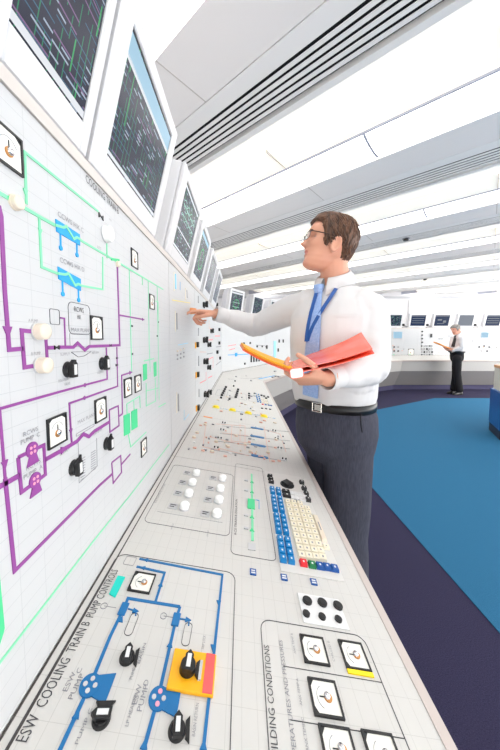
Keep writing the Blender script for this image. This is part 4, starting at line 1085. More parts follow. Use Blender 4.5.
def head_point(z, th, grow=0.0):
    """surface of the head: z up from the chin, th round from the nose"""
    f, bk, w = interp(FRONT, z), interp(BACK, z), interp(HALF, z)
    cx = bk + (f - bk) * .42 if z > .05 else (f + bk) / 2
    ct, st = math.cos(th), math.sin(th)
    rx = (f - cx) if ct > 0 else (cx - bk)
    e = 2.35 if ct > 0 else 2.05
    x = cx + rx * math.copysign(abs(ct) ** (2 / e), ct); y = w * math.copysign(abs(st) ** (2 / e), st)
    if ct > 0:
        nz = interp([(.074, 0), (.080, .012), (.087, .0275), (.093, .0300), (.104, .0205), (.116, .009), (.128, .002), (.136, 0)], z)
        wd = interp([(.074, .016), (.086, .0135), (.100, .0095), (.13, .008)], z)
        x += nz * gs(y, wd)
        for s in (-1, 1):
            x -= .0125 * gs(y - s * .032, .014) * gs(z - .119, .0105)      # sockets
            x += .004 * gs(y - s * .034, .018) * gs(z - .095, .016)        # cheekbones
            x += .0035 * gs(y - s * .028, .016) * gs(z - .135, .006)       # brow ridge
        x += interp([(.034, 0), (.041, -.0035), (.050, .0065), (.0575, -.0010), (.065, .0090), (.076, 0)], z) * gs(y, .021)                     # mouth line
        x += .003 * gs(z - .012, .01) * gs(y, .016)
    r = Vector((x - cx, y, 0))
    if grow and r.length > 1e-6: v = r.normalized() * grow; x += v.x; y += v.y
    return Vector((x, y, z))
def head_mb(mb, M, skin):
    rings = []
    for i in range(47):
        z = .001 + .2205 * i / 46
        rings.append([M @ head_point(z, 2 * math.pi * k / 56) for k in range(56)])
    mb.bm(loft(rings), skin)
    for s in (-1, 1):       # ears: dished shell
        e = []
        for k, (rx, rz, yy) in enumerate(((.010, .024, .062), (.017, .031, .071), (.0195, .034, .079), (.018, .032, .083), (.013, .025, .081), (.008, .017, .0775))):
            ring = []
            for i in range(20):
                t = 2 * math.pi * i / 20
                dx, dz = rx * math.cos(t), rz * math.sin(t) * (1 if math.sin(t) > 0 else .92)
                ring.append(M @ Vector((-.008 + dx - .18 * dz * .8, s * (yy + max(0, -dx) * .35), .088 + dz)))
            e.append(ring)
        mb.bm(loft(e), skin)
def hand(mb, W, d, n, side, curl, thumb, m='skin', sc=1.0, spread=.06):
    """W wrist, d towards the fingertips, n out of the palm, side +1 right hand / -1 left hand"""
    d = d.normalized(); n = (n - d * n.dot(d)).normalized(); t = (d.cross(n) if side > 0 else n.cross(d)).normalized()
    rings = []
    for a, w, th in ((-.035, .026, .021), (-.01, .026, .019), (.015, .031, .0175), (.045, .039, .0155), (.075, .042, .0135), (.092, .041, .0115), (.100, .034, .008)):
        rings.append(ell(W + d * a * sc + n * .002, t, n, w * sc, th * sc, 24, 2.6))
    mb.bm(loft(rings), m)
    # heel of the thumb
    limb(mb, [W + t * .018 * sc + d * .012 * sc + n * .006, W + t * .03 * sc + d * .045 * sc + n * .010], [.016 * sc, .013 * sc], m, 16)
    LEN = ((.046, .027, .022), (.050, .031, .024), (.047, .029, .023), (.036, .022, .020)); OFFS = (.030, .0105, -.0095, -.0285); KN = (.088, .094, .090, .080); RD = (.0092, .0095, .0090, .0080)
    for i in range(4):
        o = W + d * KN[i] * sc + t * OFFS[i] * sc
        p = [o - d * .016 * sc, o]; a = 0; ang = OFFS[i] * spread / .03
        for l, c in zip(LEN[i], curl[i]):
            a += R(c); v = (d * math.cos(a) + n * math.sin(a)); v = (v + t * ang).normalized()
            p.append(p[-1] + v * l * sc)
        r = RD[i] * sc
        # knuckle-wise straight segments so the bends read
        for j in range(len(p) - 1): limb(mb, [p[j], p[j + 1]], [r * (1 - .07 * j), r * (1 - .07 * (j + 1))], m, 14)
    p = [W + t * .022 * sc + d * .020 * sc + n * .008 * sc]
    for (ft, fd, fn), l in zip(thumb, (.044, .034, .027)):
        p.append(p[-1] + (t * ft + d * fd + n * fn).normalized() * l * sc)
    for j in range(3): limb(mb, [p[j], p[j + 1]], [(.0125 - .0012 * j) * sc, (.0115 - .0016 * j) * sc], m, 14)
    return p

def person(name, J, label, look, voxel=.0042):
    """J: joints in world space; look: materials and switches"""
    base = J['base']
    root = empty(name, Matrix.Translation(base)); inv = Matrix.Translation(-base)
    tag(root, label, 'person')
    f = J['fwd'].normalized(); up = Vector((0, 0, 1)); rt = f.cross(up).normalized()
    sk = look['skin']
    HM = J['headM']
    # ---- body, one continuous surface
    mb = MB(); head_mb(mb, HM, sk)
    nb = J['neck']; skull = HM @ Vector((-.028, 0, .075))
    limb(mb, [nb - up * .05, nb, nb.lerp(skull, .6), skull], [.066, .057, .053, .050], sk)
    tors = J['torso']                       # (centre, half width, half depth)
    mb.bm(loft([ell(c, rt, f, max(w - .024, .03), max(d - .024, .03), 28, 2.3) for c, w, d in tors]), sk)
    pel = J['pelvis']
    mb.bm(loft([ell(pel + up * z, rt, f, w * look.get('hip', 1.0), d * look.get('hip', 1.0), 28, 2.2) for z, w, d in ((-.12, .10, .08), (-.06, .145, .10), (0, .150, .105), (.08, .138, .095), (.14, .135, .092))]), sk)
    for s, k in ((1, 'R'), (-1, 'L')):
        sh, el, wr = J['sh' + k], J['el' + k], J['wr' + k]
        limb(mb, [tors[-3][0].lerp(sh, .4), sh], [.06, .052], sk); limb(mb, [sh, sh.lerp(el, .5), el], [.052, .044, .037], sk); limb(mb, [el, el.lerp(wr, .35), wr], [.038, .036, .025], sk)
        hip, kn, an = J['hip' + k], J['kn' + k], J['an' + k]
        limb(mb, [hip, hip.lerp(kn, .5), kn], [.078, .066, .050], sk); limb(mb, [kn, kn.lerp(an, .3), an], [.050, .050, .036], sk)
        ff = J.get('toe' + k, f)
        limb(mb, [an - up * .03 - ff * .03, an - up * .055 + ff * .05, an - up * .068 + ff * .13], [.030, .024, .016], sk)
    thumbs = {}
    for k, sd in (('R', 1), ('L', -1)):
        h = J['hand' + k]; thumbs[k] = hand(mb, J['wr' + k], h['d'], h['n'], sd, h['curl'], h['thumb'], sk, h.get('sc', 1.0))
    me = remeshed(mb, voxel, 2, .5)
    # lips and eyes coloured / set in the same mesh
    HI = HM.inverted(); mi = []
    for p in me.polygons:
        q = HI @ p.center
        mi.append(1 if (abs(q.y) < .025 - abs(q.z - .0575) * .6 and abs(q.z - .0575) < .0095 and q.x > .07) else 0)
    body = mesh_obj(me, 'body', root, inv, [sk, 'lip', 'eye_white', 'eye_dark', 'brow'], mi)
    bm = bmesh.new(); bm.from_mesh(me)
    for s in (-1, 1):
        c = Vector((.0575, s * .032, .119))
        for r, off, mm in ((.0118, 0, 2), (.0068, .0058, 3)):
            g = bmesh.ops.create_uvsphere(bm, u_segments=16, v_segments=12, radius=r)
            for v in g['verts']: v.co = HM @ (v.co + c + Vector((off, 0, 0)))
            for v in g['verts']:
                for fc in v.link_faces: fc.material_index = mm; fc.smooth = True
        # eyebrow
        pts = [head_point(.1385 + .002 * math.sin(math.pi * i / 6), math.atan2(s * (.014 + .034 * i / 6), .085), .0015) for i in range(7)]
        q = MB(); limb(q, [HM @ p for p in pts], [.0022, .0032, .0036, .0036, .0034, .0028, .0015], 'brow', 8)
        t_ = q.build('tmp'); b2 = bmesh.new(); b2.from_mesh(t_.data); off = len(bm.verts)
        mp = [bm.verts.new(v.co) for v in b2.verts]
        for fc in b2.faces:
            nf = bm.faces.new([mp[v.index] for v in fc.verts]); nf.material_index = 4; nf.smooth = True
        b2.free(); bpy.data.objects.remove(t_)
    bm.to_mesh(me); bm.free(); me.update()
    # ---- hair
    hm = look['hair']; bmh = bmesh.new()
    def hairline(th):                          # lower edge of the hair, by angle from the nose
        a = abs(th)
        return interp([(0, .176), (.35, .177), (.62, .173), (.88, .164), (1.06, .135), (1.16, .088), (1.30, .080), (1.42, .112), (1.60, .122), (1.86, .092), (2.05, .066), (2.25, .048), (2.6, .036), (math.pi, .032)], a)
    nth, nz = 96, 26; rows = []
    vol = look.get('vol', 1.0)
    for j in range(nz + 1):
        row = []
        for i in range(nth):
            th = -math.pi + 2 * math.pi * i / nth; lo = hairline(th)
            z = lo + (.221 - lo) * (j / nz); t = j / nz
            th_n = noise.noise(Vector((math.cos(th) * 5, math.sin(th) * 5, z * 14))) * .5 + noise.noise(Vector((math.cos(th) * 13, math.sin(th) * 13, z * 22))) * .35
            fr = max(0, math.cos(th))
            g = (.003 + .009 * min(1, t * 3.2) + .003 * th_n * min(1, t * 4 + .15) + .005 * fr * min(1, t * 2)) * vol
            p = head_point(min(z, .2205), th, g)
            cen = Vector((0, 0, .12)); o_ = (p - cen).normalized(); p += Vector((0, 0, max(0, o_.z))) * (.007 + .004 * th_n + .007 * fr) * min(1, t * 2.2) * vol
            row.append(bmh.verts.new(HM @ p))
        rows.append(row)
    for j in range(nz):
        for i in range(nth): bmh.faces.new((rows[j][i], rows[j][(i + 1) % nth], rows[j + 1][(i + 1) % nth], rows[j + 1][i]))
    bmh.faces.new(rows[nz])
    inner = []
    for i in range(nth):
        th = -math.pi + 2 * math.pi * i / nth; inner.append(bmh.verts.new(HM @ head_point(hairline(th) + .004, th, -.004)))
    for i in range(nth): bmh.faces.new((inner[i], inner[(i + 1) % nth], rows[0][(i + 1) % nth], rows[0][i]))
    hb = MB(); bmesh.ops.recalc_face_normals(bmh, faces=bmh.faces); hb.bm(bmh, hm, True)
    rg = random.Random(5)
    for _ in range(look.get('locks', 900)):     # overlapping locks that break up the outline
        th = rg.uniform(-math.pi, math.pi); lo = hairline(th); z = lo + (.214 - lo) * rg.random() ** .8
        fr = max(0, math.cos(th)); g = .0085 + .0035 * rg.random()
        p0 = head_point(min(z, .218), th, g * vol); cen = Vector((0, 0, .12)); o_ = (p0 - cen).normalized()
        p0 += Vector((0, 0, max(0, o_.z) * .007 * vol))
        th2 = th + rg.uniform(-.12, .12) + .10 * (1 if th > 0 else -1); dz = rg.uniform(.018, .036); z2 = max(lo + (.004 if fr > .35 else -.004), z - dz)
        p1 = head_point(min(z2 + dz * .5, .218), (th + th2) / 2, (g + .003) * vol) + Vector((0, 0, max(0, o_.z) * .007 * vol)); p2 = head_point(min(z2, .218), th2, (g * .7 + .001) * vol) + Vector((0, 0, max(0, o_.z) * .005 * vol))
        w = rg.uniform(.0016, .0030)
        limb(hb, [HM @ p0, HM @ p1, HM @ p2], [w * .7, w, w * .25], hm, 6)
    hb.build('hair', root, inv, True)
    # ---- shirt
    sb = MB()
    sb.bm(loft([ell(c, rt, f, w, d, 32, 2.35) for c, w, d in tors]), 'shirt')
    for k in 'RL':
        sh, el, wr = J['sh' + k], J['el' + k], J['wr' + k]; dv = (el - wr).normalized(); cuff = wr + dv * .035
        r = look.get('sleeve', (.070, .064, .058, .050, .036))
        limb(sb, [tors[-3][0].lerp(sh, .45), sh], [.085, r[0]], 'shirt')
        limb(sb, [sh, sh.lerp(el, .5), el], [r[0], r[1], r[2]], 'shirt'); limb(sb, [el, el.lerp(cuff, .4), cuff.lerp(el, .22), cuff + dv * .02], [r[2], r[3] + .004, r[3] - .006, r[4]], 'shirt')
    me = remeshed(sb, .006, 5, .5)
    me.update(); A_ = J['shR'] + Vector((0, 0, 0))
    nrm = [v.normal.copy() for v in me.vertices]
    segs = [(J['shR'], J['elR']), (J['elR'], J['wrR']), (J['shL'], J['elL']), (J['elL'], J['wrL'])]
    fa = look.get('fold', .0062)
    for v, n_ in zip(me.vertices, nrm):
        p = v.co
        best = 9; tt = 0; sd = None
        for i, (a, c) in enumerate(segs):
            ab = c - a; t = max(0, min(1, (p - a).dot(ab) / ab.length_squared)); dd = (p - a - ab * t).length
            if dd < best: best = dd; tt = t; sd = i
        if best < .085:    # sleeve: rings and spirals, deeper by the elbow
            a, c = segs[sd]; l = (c - a).length; s_ = tt * l
            ang = (p - a).cross(c - a).normalized().z
            w = math.sin(s_ * 62 + ang * 4.2 + 4 * noise.noise(p * 8)) * .28 + noise.noise(Vector((p.x * 18, p.y * 18, p.z * 14))) * .9 + abs(noise.noise(p * 30)) * .5
            near = math.exp(-(((1 - tt) if sd % 2 == 0 else tt) / .45) ** 2)
            amp = fa * (.35 + .75 * near)
        else:              # trunk: long hanging folds, blousing above the belt
            w = noise.noise(Vector((p.x * 10, p.y * 10, p.z * 3.2))) + .5 * noise.noise(Vector((p.x * 22, p.y * 22, p.z * 6 + 4)))
            low = max(0, min(1, (tors[3][0].z - p.z) / .2)); amp = fa * (.7 + 1.1 * low)
        v.co = p + n_ * (w * amp)
    shirt = mesh_obj(me, 'shirt', root, inv, ['shirt'])
    tree = BVHTree.FromPolygons([v.co.copy() for v in me.vertices], [tuple(p.vertices) for p in me.polygons])
    # cuffs
    for k in 'RL':
        el, wr = J['el' + k], J['wr' + k]; d = (wr - el).normalized(); c0 = wr - d * .062; c1 = wr + d * .004; y = d.orthogonal().normalized(); x = d.cross(y)
        r = look.get('cuff', .037)
        q = MB(); q.bm(loft([ell(c0, x, y, r, r, 28), ell(c0.lerp(c1, .5), x, y, r + .0015, r + .0015, 28), ell(c1, x, y, r, r, 28), ell(c1, x, y, r - .003, r - .003, 28), ell(c0, x, y, r - .003, r - .003, 28)], False), 'shirt', True); q.build('cuff', shirt)
    # collar: standing band with two turned-down points
    q = MB(); nd = (skull - nb).normalized(); hx = (f - nd * f.dot(nd)).normalized(); hy = nd.cross(hx)
    rin, rout = [], []
    ns = 40; gap = .16
    for i in range(ns + 1):
        t = gap + (2 * math.pi - 2 * gap) * i / ns; back = .5 - .5 * math.cos(t)
        ra = .060 + .002 * back; dirv = hx * math.cos(t) + hy * math.sin(t)
        top = nb + dirv * ra + nd * (.034 + .026 * back) + hx * .006 * (1 - back)
        pt = max(0, 1 - min(t, 2 * math.pi - t) / .75)
        bot = nb + dirv * (ra + .022 + .026 * pt) + nd * (-.006 - .030 * pt + .014 * back)
        mid = top.lerp(bot, .35) + dirv * .006
        rin.append((nb + dirv * (ra - .004) + nd * .0, top - dirv * .003, top + dirv * .002, mid, bot, bot - dirv * .003))
    vs = [p for r_ in rin for p in r_]; n6 = 6
    fs = [(i * n6 + j, (i + 1) * n6 + j, (i + 1) * n6 + j + 1, i * n6 + j + 1) for i in range(ns) for j in range(n6 - 1)]
    q.add(vs, fs, 'shirt', True); q.build('collar', shirt)
    # ---- trousers, belt, shoes
    hk = look.get('hip', 1.0); tb = MB(); tm = look['trousers']; tr = look.get('leg', (.100, .092, .082, .078, .085))
    mbw, mbd = tors[0][1], tors[0][2]
    tb.bm(loft([ell(pel + up * z, rt, f, w, d, 32, 2.25) for z, w, d in ((-.13, .11 * hk, .085 * hk), (-.07, .160 * hk, .115 * hk), (0, .172 * hk, .122 * hk), (.07, .168 * hk, .120 * hk), (J['belt'] - pel.z, mbw - .006, mbd - .004), (J['belt'] - pel.z + .018, mbw - .010, mbd - .008))]), tm)
    for k in 'RL':
        hip, kn, an = J['hip' + k], J['kn' + k], J['an' + k]
        limb(tb, [hip, hip.lerp(kn, .5), kn], [tr[0], tr[1], tr[2]], tm); limb(tb, [kn, kn.lerp(an, .4), an.lerp(kn, .06)], [tr[2], tr[3], tr[4]], tm)
    me = remeshed(tb, .0065, 5, .5)
    nrm = [v.normal.copy() for v in me.vertices]
    for v, n_ in zip(me.vertices, nrm):
        p = v.co; w = noise.noise(Vector((p.x * 13, p.y * 13, p.z * 3.0))) + .6 * noise.noise(Vector((p.x * 7, p.y * 7, p.z * 8 + 7))); v.co = p + n_ * w * .0055
    tro = mesh_obj(me, 'trousers', root, inv, [tm])
    bz = J['belt'] - .004
    q = MB(); cb = Vector((pel.x, pel.y, 0)).lerp(Vector((tors[0][0].x, tors[0][0].y, 0)), .6); rr = []
    for z, e in ((-.017, .006), (-.016, .012), (.016, .012), (.017, .006)): rr.append(ell(Vector((cb.x, cb.y, bz + z)), rt, f, mbw + e - .003, mbd + e, 48, 2.3))
    q.bm(loft(rr, False), 'leather', True); belt = q.build('belt', root, inv)
    q = MB(); bc = Vector((cb.x, cb.y, bz)) + f * (mbd + .012)
    Mb = Matrix.Translation(bc) @ Matrix((( rt.x, f.x, 0, 0), (rt.y, f.y, 0, 0), (0, 0, 1, 0), (0, 0, 0, 1)))
    for c, s in (((0, .003, .017), (.042, .005, .005)), ((0, .003, -.017), (.042, .005, .005)), ((-.019, .003, 0), (.005, .005, .036)), ((.019, .003, 0), (.005, .005, .036)), ((-.004, .004, 0), (.028, .003, .024))): q.box(c, s, 'silver', Mb, .001, 1)
    tag(q.build('buckle', belt), 'silver buckle')
    if look.get('pocket'):
        side = J['hipL'] - rt * 0; q = MB()
        tt_ = BVHTree.FromPolygons([v.co.copy() for v in me.vertices], [tuple(p.vertices) for p in me.polygons])
        pts = []
        for u, v_ in look['pocket']:
            h = tt_.ray_cast(CAMP, ray(u, v_).normalized())
            if h[0]: pts.append(h[0] + h[1] * .002)
        if len(pts) > 1: limb(q, pts, [.0022] * len(pts), 'suit_seam', 8); q.build('pocket_edge', tro, None)
    for k in 'RL':
        an = J['an' + k]; ff = J.get('toe' + k, f); sx = ff.cross(up)
        q = MB(); g = an.z - .02
        fl = an.z
        rings = []
        for a, w, h in ((-.085, .026, .04), (-.07, .034, .075), (-.02, .036, .085), (.03, .037, .075), (.08, .042, .055), (.13, .044, .042), (.165, .036, .034), (.185, .018, .024)):
            c = Vector((an.x, an.y, .012)) + ff * a; ring = []
            for i in range(18):
                t = 2 * math.pi * i / 18; zz = math.sin(t); ring.append(c + sx * w * math.cos(t) + up * (h * max(zz, 0) ** .8 if zz > 0 else .010 * zz))
            rings.append(ring)
        q.bm(loft(rings), 'shoe', True); sh_ = q.build('shoe', root, inv)
        q = MB(); q.bm(loft([[Vector((an.x, an.y, z)) + ff * a + sx * w * s for a, w, s in ((-.09, .02, 1), (-.05, .036, 1), (.02, .034, 1), (.09, .046, 1), (.15, .044, 1), (.19, .012, 1), (.19, .012, -1), (.15, .044, -1), (.09, .046, -1), (.02, .034, -1), (-.05, .036, -1), (-.09, .02, -1))] for z in (0.0045, .014)]), 'black'); q.build('sole', sh_)
    return root, inv, body, shirt, tree, tors, rt, f, up, HM

def ribbon(tree, pix, width, m, name, parent, inv, off=.004, thick=.0022, start=None):
    """cloth band lying on the shirt, following a line of sight points over the chest"""
    pts = []; ns = []
    for (u, v), w in zip(pix, width):
        h = tree.ray_cast(CAMP, ray(u, v).normalized())
        if h[0] is None: continue
        n_ = h[1] if h[1].dot(CAMP - h[0]) > 0 else -h[1]
        pts.append((h[0], n_, w))
    if start: pts = start + pts
    # even out the normals
    P = [p for p, _, _ in pts]; q = MB(); vs = []
    for i, (p, n_, w) in enumerate(pts):
        nn = sum((pts[j][1] for j in range(max(0, i - 2), min(len(pts), i + 3))), Vector()).normalized()
        d = (P[min(i + 1, len(P) - 1)] - P[max(i - 1, 0)]).normalized(); s = d.cross(nn).normalized()
        c = p + nn * off
        vs += [c - s * w / 2, c + s * w / 2, c + s * w / 2 + nn * thick, c - s * w / 2 + nn * thick]
    n = len(pts)
    fs = [(4 * i + j, 4 * i + (j + 1) % 4, 4 * i + 4 + (j + 1) % 4, 4 * i + 4 + j) for i in range(n - 1) for j in range(4)] + [(0, 1, 2, 3), (4 * n - 1, 4 * n - 2, 4 * n - 3, 4 * n - 4)]
    q.add(vs, fs, m, False)
    return q.build(name, parent, inv)
def headmat(world_c, fwd, pitch, roll=0, sc=1.0):
    """head frame whose local point (0,0,.115) sits at world_c"""
    f = Vector((fwd[0], fwd[1], 0)).normalized(); up = Vector((0, 0, 1)); l = up.cross(f)
    f2 = f * math.cos(R(pitch)) + up * math.sin(R(pitch)); u2 = up * math.cos(R(pitch)) - f * math.sin(R(pitch))
    M3 = Matrix(((f2.x, l.x, u2.x), (f2.y, l.y, u2.y), (f2.z, l.z, u2.z))) * sc
    M = M3.to_4x4(); M.translation = world_c - M3 @ Vector((0, 0, .115))
    return M
# ------------------------------------------------------ the man at the desk
Pt = atY
fw = Vector((-.72, -.69, 0)).normalized()
HM1 = headmat(Pt(329.6, 243.8, 1.13), (-.985, .02), 12, sc=.97)
J = dict(base=Vector((.42, 1.14, 0)), fwd=fw, headM=HM1, neck=Pt(334.5, 286, 1.15),
         torso=[(Pt(u, v, 1.155), w, d) for u, v, w, d in ((333, 403, .156, .116), (333, 393, .168, .130), (332.5, 379, .174, .134), (332, 360, .176, .132), (332, 338, .182, .130), (333, 317, .184, .120), (334, 304, .158, .100), (335.0, 293, .105, .080), (335, 287, .066, .064))],
         pelvis=Pt(334, 428, 1.15), belt=Pt(333, 401, 1.155).z,
         shR=Pt(290, 311, 1.33), elR=Pt(256, 326, 1.50), wrR=Pt(216, 313.6, 1.40),
         shL=Pt(369, 311, 1.06), elL=Pt(373.5, 368, 1.02), wrL=Pt(327, 379, .86),
         hipR=Pt(327, 438, 1.21), knR=Vector((.42, 1.27, .50)), anR=Vector((.43, 1.30, .09)),
         hipL=Pt(347, 438, 1.10), knL=Vector((.432, 1.10, .50)), anL=Vector((.465, 1.12, .09)),
         handR=dict(d=Vector((-1, -.25, .10)), n=Vector((-.15, -.10, -1)), curl=((10, 22, 14), (60, 70, 40), (74, 76, 40), (80, 76, 40)), thumb=((.5, .75, .3), (.0, 1, .35), (-.3, 1, .2)), sc=.90),
         handL=dict(d=Vector((-1, .25, -.10)), n=Vector((.05, .55, 1)), curl=((34, 48, 30), (34, 52, 32), (36, 54, 34), (40, 54, 34)), thumb=((.7, .5, .5), (.35, .7, .6), (.05, .8, .6)), sc=.92))
root, inv, body, shirt, tree, tors, rt, f, up, HM = person('person', J, 'man in white shirt, pale blue tie and grey trousers, reaching to the panel', dict(skin='skin', hair='hair_brown', trousers='suit', vol=1.0, pocket=[(362.5, 403), (361, 410), (360.6, 418), (361, 426), (362, 432)]), .0035)
# tie
nb = J['neck']
tw = [(319.6, 290), (319.2, 295), (317.4, 304), (316.2, 316), (315.0, 330), (313.8, 344), (312.8, 358), (312, 372), (311.6, 386), (311.4, 396)]
tie = ribbon(tree, tw, [.030, .036, .044, .050, .056, .060, .064, .066, .068, .068], 'tie_blue', 'tie', root, inv, .006, .004)
h = tree.ray_cast(CAMP, ray(320, 290).normalized())
kc = (h[0] if h[0] else Pt(320, 290, 1.03)) + f * .010
q = MB(); q.bm(loft([ell(kc + up * z, rt, f, w, d, 18, 2.6) for z, w, d in ((-.020, .0125, .010), (-.012, .0155, .0125), (.006, .021, .015), (.016, .022, .014), (.020, .018, .010))]), 'tie_blue', True); q.build('knot', tie)
# lanyard
lan = ribbon(tree, [(344.5, 278.5), (341.6, 283), (337, 290), (331, 299), (325, 308), (319, 318), (314.6, 326), (311, 334), (309, 341)], [.0145] * 9, 'lanyard', 'lanyard', root, inv, .009, .002)
ribbon(tree, [(322.5, 281), (319.4, 290), (316, 302), (312.6, 314), (310, 326), (308.6, 336), (308, 342)], [.0145] * 7, 'lanyard', 'strap', lan, None, .012, .002)
# shirt pocket and placket
ribbon(tree, [(334 + 3.2 * i, 316.4 - .15 * i) for i in range(8)], [.010] * 8, 'shirt', 'pocket_hem', shirt, None, .0005, .0016)
# glasses
q = MB()
def hp(x, y, z): return HM @ Vector((x, y, z))
for s in (-1, 1):
    lp = [hp(.103 - .010 * (abs(.034 + .023 * math.cos(a) ) - .012) / .045, s * (.034 + .0235 * math.cos(a)), .117 + .0150 * math.sin(a)) for a in [2 * math.pi * i / 20 for i in range(21)]]
    for i in range(20): limb(q, [lp[i], lp[i + 1]], [.0011, .0011], 'glasses', 6)
    limb(q, [hp(.095, s * .058, .121), hp(.088, s * .073, .122), hp(.04, s * .0775, .121), hp(.004, s * .0785, .119), hp(-.012, s * .0785, .114), hp(-.022, s * .078, .102)], [.0016] * 6, 'glasses', 8)
limb(q, [hp(.103, -.011, .120), hp(.108, 0, .123), hp(.103, .011, .120)], [.0013] * 3, 'glasses', 8)
gl = q.build('glasses', root, inv, True)
for s in (-1, 1):
    q = MB(); a = [2 * math.pi * i / 20 for i in range(20)]
    fr = [hp(.103 - .010 * (abs(.034 + .0228 * math.cos(t)) - .012) / .045, s * (.034 + .0228 * math.cos(t)), .117 + .0144 * math.sin(t)) for t in a]
    bk = [p - HM.to_3x3() @ Vector((.0012, 0, 0)) for p in fr]
    q.add(fr + bk, [tuple(range(20)), tuple(range(39, 19, -1))] + [(i, (i + 1) % 20, 20 + (i + 1) % 20, 20 + i) for i in range(20)], 'lens'); q.build('lens', gl)

# ------------------------------------------------------------ orange folder
T_, B0 = Pt(296.5, 373, .84), Pt(291, 366, 1.08)
RT, RB, LT, LB = Pt(374.5, 353.5, .80), Pt(360, 332, 1.045), Pt(243, 349.5, 1.0), Pt(240, 344.5, 1.2)
root2 = empty('ring_binder', Matrix.Translation((T_ + B0) / 2)); inv2 = Matrix.Translation(-(T_ + B0) / 2)
def leaf(a, b_, c, d, th, m, name, parent=root2, up_=0.0, inset=0.0, i2=inv2):
    """bent card sheet a-b (spine side) to d-c"""
    q = MB(); N_ = 10; rows = []
    nrm = (b_ - a).cross(d - a).normalized()
    if nrm.z < 0: nrm = -nrm
    cen = (a + b_ + c + d) / 4
    a, b_, c, d = [p.lerp(cen, inset) for p in (a, b_, c, d)]
    vs = []
    for i in range(N_ + 1):
        t = i / N_; sag = -.006 * math.sin(math.pi * t)
        for j in range(N_ + 1):
            s_ = j / N_; p = a.lerp(d, t).lerp(b_.lerp(c, t), s_) + nrm * (up_ + sag); vs.append(p)
    k = len(vs); vs += [p + nrm * th for p in vs]
    w = N_ + 1; fs = []
    for i in range(N_):
        for j in range(N_):
            o_ = i * w + j; fs.append((o_, o_ + 1, o_ + w + 1, o_ + w)); fs.append((k + o_, k + o_ + w, k + o_ + w + 1, k + o_ + 1))
    rim = [j for j in range(w)] + [i * w + N_ for i in range(1, w)] + [N_ * w + j for j in range(N_ - 1, -1, -1)] + [i * w for i in range(N_ - 1, 0, -1)]
    for i in range(len(rim)): x, y = rim[i], rim[(i + 1) % len(rim)]; fs.append((x, y, k + y, k + x))
    q.add(vs, fs, m); return q.build(name, parent, i2)
leaf(T_, B0, RB, RT, .0022, 'folder_red', 'cover'); leaf(T_, B0, LB, LT, .004, 'folder_red', 'cover', root2, -.004)
B1, RB1 = B0 + (B0 - T_) * .05, RB + (RB - RT) * .05
leaf(T_.lerp(B0, .5), B1, RB1, RT.lerp(RB, .5), .006, 'paper_yellow', 'paper_block', root2, .004, .0); leaf(T_, B0, RB, RT, .0022, 'folder_red', 'pocket_sheet', root2, .0125, .012); leaf(T_, B0, LB, LT, .004, 'folder_orange', 'divider', root2, .001, .008); leaf(T_, B0, LB, LT, .005, 'paper_yellow', 'paper_block', root2, .006, .02)

q = MB(); sd = (B0 - T_).normalized(); sx = Vector((1, 0, 0)); 
q.bm(loft([ell(T_ + sd * a, Vector((1, 0, .15)).normalized(), Vector((-.15, 0, 1)).normalized(), .021, .016, 20, 4) for a in (-.004, 0, .12, .24)]), 'folder_red'); q.build('spine', root2, inv2)
q = MB(); c = T_ - sd * .0055; q.bm(loft([ell(c + sd * a, Vector((1, 0, .15)).normalized(), Vector((-.15, 0, 1)).normalized(), .0185, .0135, 20, 5) for a in (-.003, 0.001)]), 'paper_white'); tag(q.build('spine_label', root2, inv2), 'white spine label')
tag(root2, 'open orange-red ring binder with yellow pages, held by the man in the blue tie', 'binder')

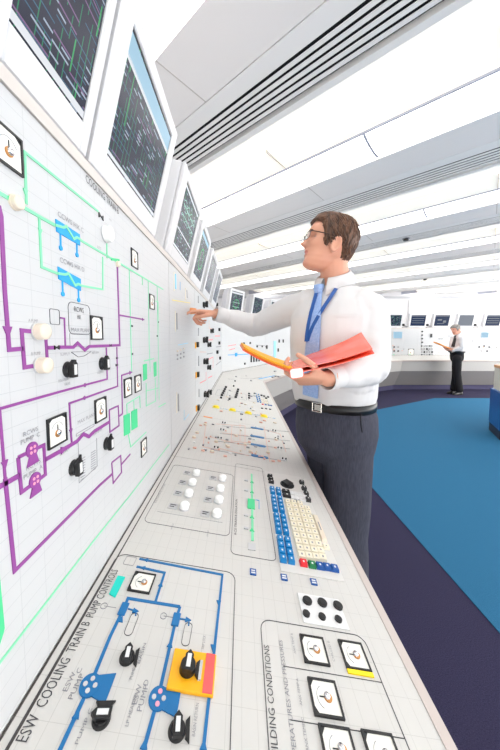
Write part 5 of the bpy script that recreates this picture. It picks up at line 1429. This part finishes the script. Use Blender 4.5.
# ------------------------------------------------- the man by the far console
Y2 = 6.55
g = lambda u, v, dy=0: atY(u, v, Y2 + dy)
f2 = Vector((-.97, -.24, 0)).normalized()
HM2 = headmat(g(455.6, 329.2), (-.97, -.22), -24, sc=1.02)
J2 = dict(base=Vector((g(456, 391).x, Y2, 0)), fwd=f2, headM=HM2, neck=g(459.4, 334.4),
          torso=[(g(u, v), w, d) for u, v, w, d in ((456.6, 352, .160, .125), (457, 350, .168, .132), (457.4, 347.4, .176, .135), (458, 344, .180, .134), (458.8, 340.8, .188, .128), (459.4, 338.2, .190, .118), (459.8, 336.6, .165, .100), (460, 335.4, .11, .08), (460, 334.6, .068, .066))],
          pelvis=g(456.8, 356.4), belt=g(456, 351.6).z,
          shR=g(458.4, 337.4, .19), elR=g(458.6, 347, .22), wrR=g(449.4, 349, .05), shL=g(461, 337.6, -.19), elL=g(461.6, 347.6, -.20), wrL=g(452, 350.6, -.12),
          hipR=g(456.4, 358, .09), knR=g(456, 373.6, .075), anR=Vector((g(456.4, 390).x, Y2 + .08, .09)), hipL=g(457.2, 358, -.09), knL=g(457, 373.6, -.075), anL=Vector((g(456.8, 390).x, Y2 - .08, .09)),
          handR=dict(d=Vector((-1, -.2, 0)), n=Vector((0, -.3, 1)), curl=((20, 30, 25),) * 4, thumb=((.6, .6, .5), (.2, .8, .5), (0, 1, .3))), handL=dict(d=Vector((-1, .1, .05)), n=Vector((0, .3, 1)), curl=((20, 30, 25),) * 4, thumb=((.6, .6, .5), (.2, .8, .5), (0, 1, .3))))
r_ = person('person', J2, 'grey-haired man in white shirt and black trousers, reading beside the far console', dict(skin='skin_old', hair='hair_grey', trousers='suit_black', vol=.8, locks=160, fold=.006, hip=.86, leg=(.090, .086, .078, .074, .080)), .0055)
ribbon(r_[4], [(455.6, 335.6), (455.2, 338), (454.6, 341), (453.8, 344), (453, 347)], [.05, .06, .07, .08, .08], 'tie_dark', 'tie', r_[0], r_[1], .006, .004)
a0, a1 = J2['wrR'] + Vector((-.10, -.02, .035)), J2['wrL'] + Vector((-.08, .0, .03))
c0 = (a0 + a1) / 2
root3 = empty('folder', Matrix.Translation(c0)); inv3 = Matrix.Translation(-c0)
dx = (g(433.6, 344.4) - g(449, 350.6)); dx = dx.normalized()
y3 = Vector((.1, 1, .16)).normalized()
s0, s1 = c0 - y3 * .0 - dx * .03, c0 + dx * .0
A0 = c0 + Vector((.05, -.11, -.028)); A1 = A0 + y3 * .22; Bq = A0 + dx * .36; Bq1 = A1 + dx * .36
leaf(A0, A1, Bq1, Bq, .004, 'folder_orange', 'cover', root3, 0, 0, inv3); leaf(A0, A1, Bq1, Bq, .010, 'paper_yellow', 'paper_block', root3, .005, .03, inv3); leaf(A0, A1, Bq1, Bq, .004, 'folder_orange', 'cover', root3, .018, 0, inv3)
tag(root3, 'small orange folder held by the grey-haired man by the far console', 'folder')

# ------------------------------------------------------------------- light
w = bpy.data.worlds.new('world'); SC.world = w; w.use_nodes = True
w.node_tree.nodes['Background'].inputs[0].default_value = (1, .985, .965, 1); w.node_tree.nodes['Background'].inputs[1].default_value = 5.5
SC.view_settings.view_transform = 'Standard'; SC.view_settings.look = 'None'; SC.view_settings.gamma = 1.0
SC.view_settings.use_curve_mapping = False
SC.view_settings.exposure = 0.0
SC.cycles.use_denoising = True
SC.cycles.max_bounces = 8; SC.cycles.diffuse_bounces = 5
SC.cycles.sample_clamp_indirect = 8.0
bpy.context.view_layer.update()
